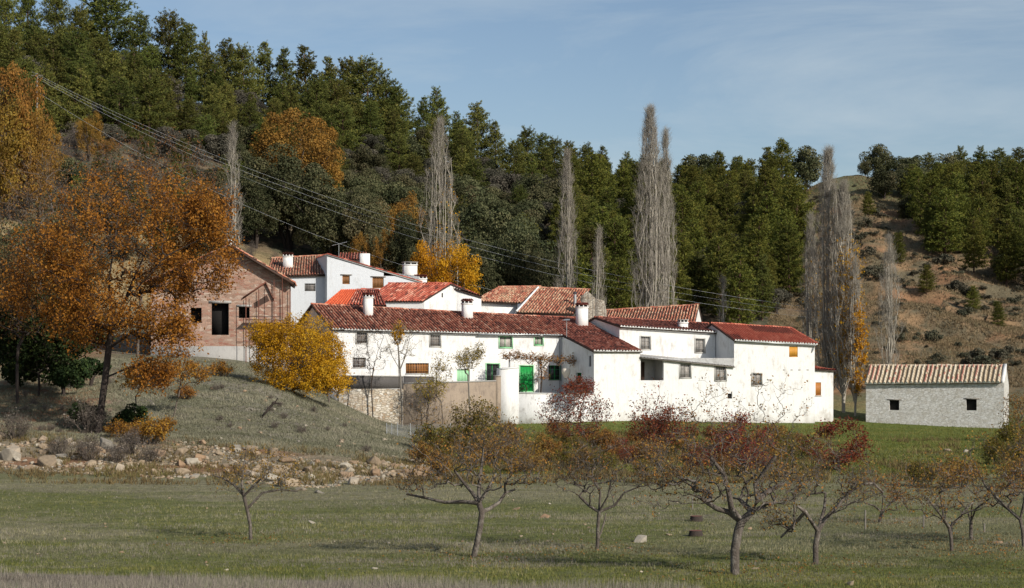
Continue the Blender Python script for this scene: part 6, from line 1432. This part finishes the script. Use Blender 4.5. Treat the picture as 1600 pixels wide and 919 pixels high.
# ---- rocks ------------------------------------------------------------------------------------------------------------
def rock_proto(seed):
    rr = np.random.RandomState(seed); bm_v = []; nu, nv = 9, 6
    mb = MB(); off = rr.rand(3) * 50
    pts = []
    for i in range(nv + 1):
        ph = math.pi * i / nv
        for j in range(nu):
            th = 2 * math.pi * j / nu + .3 * i; d = np.array([math.sin(ph) * math.cos(th), math.sin(ph) * math.sin(th), math.cos(ph)])
            d = np.sign(d) * np.abs(d) ** .6; k = .45 + .85 * float(vnoise(d[0] * 1.6 + off[0], d[1] * 1.6 + d[2] * 1.9 + off[1])) ; pts.append(d * k * [1, .8, .62] + [0, 0, .35])
    F = [[i * nu + j, (i + 1) * nu + j, (i + 1) * nu + (j + 1) % nu, i * nu + (j + 1) % nu] for i in range(nv) for j in range(nu)]
    mb.add(np.array(pts), F, rr.rand()); o = mb.build('rock', M['rock']); tag(o, 'x', 'rock'); return o
import bmesh
def rock_proto(seed):
    rr = np.random.RandomState(seed); bm = bmesh.new()
    P = rr.uniform(-1, 1, (15, 3)); P = P / (np.abs(P) ** 3).sum(1, keepdims=True) ** (1 / 3) * rr.uniform(.75, 1.05, (15, 1)) * [1, .8, .6]
    for p in P: bm.verts.new(p + [0, 0, .3])
    r_ = bmesh.ops.convex_hull(bm, input=bm.verts); 
    bmesh.ops.delete(bm, geom=list({v for v in r_['geom_interior'] if isinstance(v, bmesh.types.BMVert)}), context='VERTS')
    bmesh.ops.bevel(bm, geom=list(bm.edges), offset=.05, segments=1, affect='EDGES'); bmesh.ops.triangulate(bm, faces=bm.faces)
    me = bpy.data.meshes.new('rock'); bm.to_mesh(me); bm.free()
    a = me.attributes.new('rnd', 'FLOAT', 'FACE'); me.attributes['rnd'].data.foreach_set('value', np.full(len(me.polygons), rr.rand(), dtype=np.float32))
    me.materials.append(M['rock']); o = bpy.data.objects.new('rock', me); col.objects.link(o); tag(o, 'x', 'rock'); return o
RK = [rock_proto(500 + i) for i in range(8)]; used_r = set()
def rock(g, s, label, group=None, sq=1.0):
    pr = RK[rs.randint(8)]
    if pr.name not in used_r: used_r.add(pr.name); o = pr
    else: o = pr.copy(); col.objects.link(o)
    o.location = g - np.array([0, 0, .12 * s]); o.rotation_euler = (rs.normal(0, .25), rs.normal(0, .25), rs.rand() * 6.28); o.scale = (s, s * rs.uniform(.7, 1.1), s * sq)
    o['label'] = label
    if group: o['group'] = group
    return o
nr = 0
line_top = [(0, 112.5), (100, 111.5), (200, 112), (320, 113.5), (420, 112), (520, 110), (600, 111), (660, 111)]
for i in range(150):
    px = rs.uniform(-15, 665); yt = np.interp(px, [a for a, _ in line_top], [b for _, b in line_top]); y0 = np.interp(px, [0, 300, 500, 660], [104, 100.5, 96, 104])
    Y = y0 + (yt - y0) * rs.rand() ** .8; s = rs.choice([.13, .20, .29, .42, .60], p=[.18, .30, .28, .17, .07]) * rs.uniform(1.0, 1.45)
    rock(G(px, Y), s, 'pale ochre stone in the tumbled rubble line across the left field', 'stones of the rubble line')
pile = MB(); rp = np.random.RandomState(9)
base_r = [np.array([v.co[:] for v in RK[i].data.vertices]) for i in range(8)]; fr_ = [np.array([p.vertices[:] for p in RK[i].data.polygons]) for i in range(8)]
for i in range(4200):
    px = rp.uniform(-15, 670); yt = np.interp(px, [a for a, _ in line_top], [b for _, b in line_top]); y0 = np.interp(px, [0, 300, 500, 660], [104, 100.5, 96.5, 104]); Y = y0 + (yt - y0) * rp.rand()
    if i % 7 == 0: px = rp.uniform(560, 690); Y = rp.uniform(103, 116)
    g = G(px, Y); s = rp.uniform(.05, .19)
    if vnoise(g[0] / 1.7, g[1] / 1.2) < .36: continue
    pass
    s = s; a = rp.rand() * 6.28; v = base_r[i % 8] * s; v = np.stack([v[:, 0] * math.cos(a) - v[:, 1] * math.sin(a), v[:, 0] * math.sin(a) + v[:, 1] * math.cos(a), v[:, 2]], 1)
    pile.add(v + g - [0, 0, .25 * s], fr_[i % 8], rp.rand())
o = pile.build('rubble', M['rock'], loc=G(300, 106)); tag(o, 'small broken stones lying between the larger ones of the rubble line', 'rubble', kind='stuff')
for px, Y, s, lab, sq in ((1000, 68.5, .38, 'tan boulder on the grass between the two stemmed and the thickest orchard trees', .8), (983, 66, .2, 'flat pale stone just below the tan boulder', .4), (850, 79, .3, 'flat white stone on the grass right of the centre orchard tree', .35), (805, 83, .3, 'yellowish flat stone right of the centre trunk', .4), (1172, 73.5, .17, 'small tan stone right of the thickest trunk', .8),
                          (1112, 75.5, .17, 'small white stone beside the far wooden stump', .8), (1045, 71, .16, 'pale stone right of the tan boulder', .6), (488, 76, .25, 'reddish stones spot in the left field', .5), (190, 64.5, .13, 'white stone low in the left corner of the field', .7), (585, 59.5, .14, 'white stone at the bottom left of the centre tree', .7),
                          (1330, 55.2, .16, 'white stone at the bottom edge below the forked orchard tree', 1.2), (1180, 59.5, .2, 'rust coloured flat stone right of the thickest trunk foot', .35), (1480, 135, .45, 'pinkish boulder on the grass below the barn', .7), (1508, 134, .45, 'dark boulder on the grass below the barn, right of the pinkish one', .7), (1560, 68, .28, 'pale flat stones near the right edge of the orchard', .4),
                          (645, 118, .5, 'grey white boulder beside the wire fence', .6), (470, 95, .5, 'grey boulder spilled below the rubble line', .5), (500, 93, .35, 'pale broken boulder spilled lowest below the rubble line', .6), (28, 136, .5, 'grey rock on the ochre bank at the left edge', .7)):
    rock(G(px, Y), s, lab, None, sq)
for i in range(55):
    px = rs.uniform(0, 1100); Y = rs.uniform(57, 92); rock(G(px, Y), rs.uniform(.04, .10), 'small whitish stone scattered on the field', 'small stones scattered on the field')
for i in range(70):
    px = rs.uniform(0, 620); Y = rs.uniform(113, 136); rock(G(px, Y), rs.uniform(.07, .26), 'small pale stone lying on the grey mound left of the village', 'stones on the grey mound')
for i in range(34):
    px = rs.uniform(0, 600); Y = rs.uniform(113, 138); place(GB, G(px, Y), rs.uniform(.18, .42), rs, 'low dry weed tuft on the grey mound left of the village', 'weed tufts on the grey mound')
# cliff rock on the slope
o = rock(G(600, 246), 4.2, 'brown rock outcrop in the wood above the orange tree', None, .9); o = rock(G(645, 256), 2.4, 'reddish rock ledge in the wood right of the brown outcrop', None, .5)
o = rock(G(118, 250), 1.6, 'white limestone ledge on the left slope', None, .5); o = rock(G(112, 236), 2.0, 'long white limestone block above the great oak', None, .35); o = rock(G(285, 240), 1.0, 'pale rock by the overhead wires', None, .5)
# stumps
for px, Y, lab in ((1088, 77, 'reddish tree stump left of the small white stone, farther of the two stumps'), (1087, 70.5, 'dark brown tree stump left of the thickest orchard tree, nearer of the two stumps')):
    t = thing('tree_stump', lab, 'tree stump', G(px, Y)); g = G(px, Y); mb = MB(); mb.tube([g - [0, 0, .1], g + [0, 0, .14], g + [0, 0, .22]], [.34, .27, .26], 11); mb.build('bark', M['bark_dark'], t)
    mb = MB(); V, F = tubes(np.array([[g + [0, 0, .20], g + [0, 0, .221]]]), np.array([[.26, .255]]), 11); mb.add(V, F); mb.add(V[11:], [list(range(11))]); mb.build('cut_top', M['rust'], t)
for px, top, bot, lab in ((829, 699, 719, 'short pale stake behind the centre orchard tree'), (1082, 778, 796, 'pale stake left of the thickest orchard tree'), (1352, 797, 828, 'grey stake left of the distant orchard tree'), (1443, 805, 826, 'yellowish stake right of the distant orchard tree'), (1487, 815, 842, 'white stake beside the low forking tree'), (1538, 818, 832, 'short stake near the right edge')):
    Y = 2800 * 7 / (bot - HY); g = G(px, Y); mb = MB(); mb.tube([g - [0, 0, .2], [g[0], g[1], z_of(top, Y)]], .035, 6, cap=True); tag(mb.build('stake', M['greywood'], loc=g), lab, 'stake')
# outside-left helper: none
# ---- grass -------------------------------------------------------------------------------------------------------------
def tufts(name, label, n, fy, fpx, hgt, wid, mat, blades, seed, cond=None, lean=.35):
    rr = np.random.RandomState(seed); Y = fy(rr, n); px = fpx(rr, n); x = (px - CX) * Y / f
    if cond is not None: k = cond(px, Y, x, rr); Y = Y[k]; px = px[k]; x = x[k]
    n = len(Y); z = gz(x, Y); B = np.repeat(np.stack([x, Y, z], 1), blades, 0); m = n * blades
    patch = np.repeat(fbm(x / 4, Y / 1.8, 3), blades)
    B[:, :2] += rr.normal(0, .06, (m, 2)); h = hgt * rr.uniform(.5, 1.4, m) * (.5 + patch); d = rr.normal(0, lean, (m, 2)) * h[:, None]; a = rr.rand(m) * 3.14
    wv = np.stack([np.cos(a), np.sin(a), np.zeros(m)], 1) * wid
    tip = B + np.stack([d[:, 0], d[:, 1], h], 1); B[:, 2] -= .03
    V = np.stack([B - wv, B + wv, tip], 1).reshape(-1, 3)
    mb = MB(); mb.add(V, np.arange(3 * m).reshape(m, 3), np.clip(patch + rr.normal(0, .22, m), 0, 1)); o = mb.build(name, M[mat], loc=G(800, 60)); tag(o, label, 'grass', kind='stuff'); return o
M['g_green'] = m_leaf('green_grass', [(0.060, 0.074, 0.018), (0.120, 0.138, 0.030), (0.175, 0.178, 0.046), (0.27, 0.24, 0.10)], .2, 0, 0)
M['g_grey'] = m_leaf('grey_dry_grass', [(0.085, 0.088, 0.042), (0.165, 0.162, 0.082), (0.235, 0.22, 0.125), (0.38, 0.34, 0.23)], .15, 0, 0)
M['g_mauve'] = m_leaf('mauve_dead_stalks', [(0.09, 0.075, 0.055), (0.21, 0.185, 0.15), (0.32, 0.28, 0.235), (0.16, 0.18, 0.09)], .15, 0, 0)
M['g_tan'] = m_leaf('tan_dry_herbs', [(0.09, 0.07, 0.04), (0.19, 0.14, 0.08), (0.27, 0.20, 0.115), (0.12, 0.115, 0.065)], .15, 0, 0)
M['g_ash'] = m_leaf('ash_grey_herbs', [(0.085, 0.085, 0.050), (0.165, 0.165, 0.105), (0.24, 0.23, 0.16), (0.33, 0.30, 0.22)], .15, 0, 0)
M['g_weed'] = m_leaf('brown_weeds', [(0.06, 0.045, 0.025), (0.14, 0.10, 0.045), (0.20, 0.15, 0.07), (0.13, 0.13, 0.04)], .15, 0, 0)
uY = lambda a, b: (lambda r, n: 1.0 / (1.0 / b + (1.0 / a - 1.0 / b) * r.rand(n)))
edge = lambda px: 59.5 - np.clip((px + 200) / 1200, 0, 1) * 5.5
def greenat(px, Y, x):
    r = np.random.RandomState(len(Y) % 9973)
    return r.rand(len(Y)) < np.clip((fbm(x / 26 + 4, Y / 9 + 2, 3) + .5 * (fbm(x / 2.6, Y / 1.5 + 5, 3) - .5) - .46) / .16, .08, .75) * (.4 + vnoise(x / 2.2, Y / 1.1)) + .45 * (Y < 64)
tufts('green_grass', 'short green grass patches in the field', 60000, uY(53, 112), lambda r, n: r.uniform(-60, 1660, n), .075, .011, 'g_green', 4, 1, lambda px, Y, x, r: greenat(px, Y, x) & (Y > edge(px)))
tufts('dry_grass', 'grey green dry grass covering the field', 80000, uY(53, 125), lambda r, n: r.uniform(-60, 1660, n), .085, .010, 'g_grey', 4, 2, lambda px, Y, x, r: ~greenat(px, Y, x) & (Y > edge(px)) & ~((Y > 101) & (px < 660)))
tufts('dead_stalks', 'mauve grey dead stalks in the strip nearest the viewer', 30000, uY(46, 60), lambda r, n: r.uniform(-80, 1100, n), .20, .006, 'g_mauve', 5, 3, lambda px, Y, x, r: Y < edge(px) + r.normal(0, .5, len(Y)) + 1.6 * (vnoise(x / 2.2, Y / 2) - .5), .16)
tufts('stalk_patches', 'patches of mauve grey dead stalks out in the meadow', 34000, uY(60, 96), lambda r, n: r.uniform(-40, 1660, n), .115, .008, 'g_mauve', 4, 14, lambda px, Y, x, r: r.rand(len(Y)) < np.clip((fbm(x / 7 + 11, Y / 2.2 + 3, 4) - .50) * 7, 0, 1) * np.clip(.35 + px / 1400, 0, 1), .25)
tufts('bank_grass', 'bright green grass on the bank below the houses and the barn', 60000, uY(108, 186), lambda r, n: r.uniform(690, 1680, n), .12, .022, 'g_green', 4, 4, lambda px, Y, x, r: r.rand(len(Y)) < .9)
tufts('rubble_weeds', 'dry weeds growing between the stones of the rubble line', 9000, uY(98, 114), lambda r, n: r.uniform(-40, 690, n), .26, .025, 'g_weed', 4, 12, lambda px, Y, x, r: r.rand(len(Y)) < (vnoise(x / 1.8 + 3, Y / 1.8) - .3) * 1.8, .4)
rl = np.random.RandomState(77); FLV = []
for o_ in [o for o in bpy.data.objects if o.name.startswith('orchard_tree')]:
    n_ = 330; c_ = np.array(o_.location); xy = c_[:2] + rl.normal(0, 1.7, (n_, 2)); FLV.append(np.column_stack([xy, gz(xy[:, 0], xy[:, 1]) + .05]))
FLV = np.concatenate(FLV); mb = MB(); mb.add(*leaf_quads(rl, FLV, .04, .7, flat=2.5)); tag(mb.build('fallen_leaves', M['l_apple'], loc=G(800, 60)), 'fallen brown and orange leaves scattered under the orchard trees', 'leaf litter', kind='stuff')
tufts('bank_weeds', 'brownish tall weeds mixed into the bank below the white houses', 22000, uY(100, 160), lambda r, n: r.uniform(690, 1500, n), .34, .03, 'g_weed', 4, 8, lambda px, Y, x, r: r.rand(len(Y)) < (vnoise(x / 2.5 + 7, Y / 4) - .30) * 1.9 - .5 * (px > 1300), .4)
tufts('slope_herbs', 'grey herbs on the mound left of the village', 60000, uY(112, 165), lambda r, n: r.uniform(-60, 640, n), .13, .022, 'g_ash', 4, 5, None, .5)
tufts('hill_herbs', 'dry herbs on the bare ochre slope', 90000, uY(200, 335), lambda r, n: r.uniform(1200, 1660, n), .25, .05, 'g_tan', 3, 6, lambda px, Y, x, r: r.rand(len(Y)) < vnoise(x / 4, Y / 5) * 1.2, .5)
for L in (AY, HB_, PD, PL, HO, GO, AU, SH, BR, HB, HR, GB, OB, DB):
    for o in L:
        if o.get('label') in (None, 'x', 'pine'):
            for c_ in list(o.children): bpy.data.objects.remove(c_)
            bpy.data.objects.remove(o)
for o in RK:
    if o.get('label') == 'x': bpy.data.objects.remove(o)
# ------------------------------------------------------------------ camera, light, sky
cam = bpy.data.cameras.new('camera'); co = bpy.data.objects.new('camera', cam); col.objects.link(co)
co.location = (0, 0, H); co.rotation_euler = (R(90), 0, 0)
cam.sensor_width = 36; cam.lens = f / 1600 * 36; cam.shift_y = (HY - 459.5) / 1600; cam.clip_end = 9000; cam.clip_start = 0.5
sc.camera = co
SUN_AZ, SUN_EL = 46, 31              # sun behind the camera to the right
sd = np.array([math.sin(R(SUN_AZ)) * math.cos(R(SUN_EL)), -math.cos(R(SUN_AZ)) * math.cos(R(SUN_EL)), math.sin(R(SUN_EL))])
sl = bpy.data.lights.new('sun', 'SUN'); sl.energy = 4.6; sl.angle = R(0.53); sl.color = (1.0, 0.93, 0.83)
so = bpy.data.objects.new('sun', sl); col.objects.link(so); so.rotation_euler = Vector(sd).to_track_quat('Z', 'Y').to_euler()
w = bpy.data.worlds.new('World'); sc.world = w; w.use_nodes = True
nt = w.node_tree; nt.nodes.clear()
out = nt.nodes.new('ShaderNodeOutputWorld'); bg = nt.nodes.new('ShaderNodeBackground')
sky = nt.nodes.new('ShaderNodeTexSky'); sky.sky_type = 'NISHITA'; sky.sun_disc = False
sky.sun_elevation = R(SUN_EL); sky.sun_rotation = R(180 - SUN_AZ); sky.altitude = 1000; sky.air_density = 1.0; sky.dust_density = 2.2; sky.ozone_density = 1.2
tc = nt.nodes.new('ShaderNodeTexCoord'); mp = nt.nodes.new('ShaderNodeMapping'); mp.inputs['Scale'].default_value = (2.2, 2.2, 13); mp.inputs['Rotation'].default_value = (0, R(9), 0)
nt.links.new(tc.outputs['Generated'], mp.inputs[0])
n1 = noise(nt, 1.3, 7, 0.62, mp.outputs[0], 0.6)
cm = ramp(nt, n1, [(0.40, 0.0), (0.72, 1.0)])
c = mix(nt, math_(nt, 'MULTIPLY', cm, 0.6), sky.outputs[0], (5.4, 6.2, 6.7))
nt.links.new(c, bg.inputs[0]); bg.inputs[1].default_value = 0.092
nt.links.new(bg.outputs[0], out.inputs[0])
sc.view_settings.view_transform = 'Standard'; sc.view_settings.look = 'None'; sc.view_settings.exposure = 0.15; sc.view_settings.gamma = 1
sc.view_settings.use_curve_mapping = False
sc.cycles.max_bounces = 5; sc.cycles.diffuse_bounces = 2; sc.cycles.transmission_bounces = 3
for o in bpy.data.objects:
    for k in ('_o', '_mesh'):
        if k in o: del o[k]
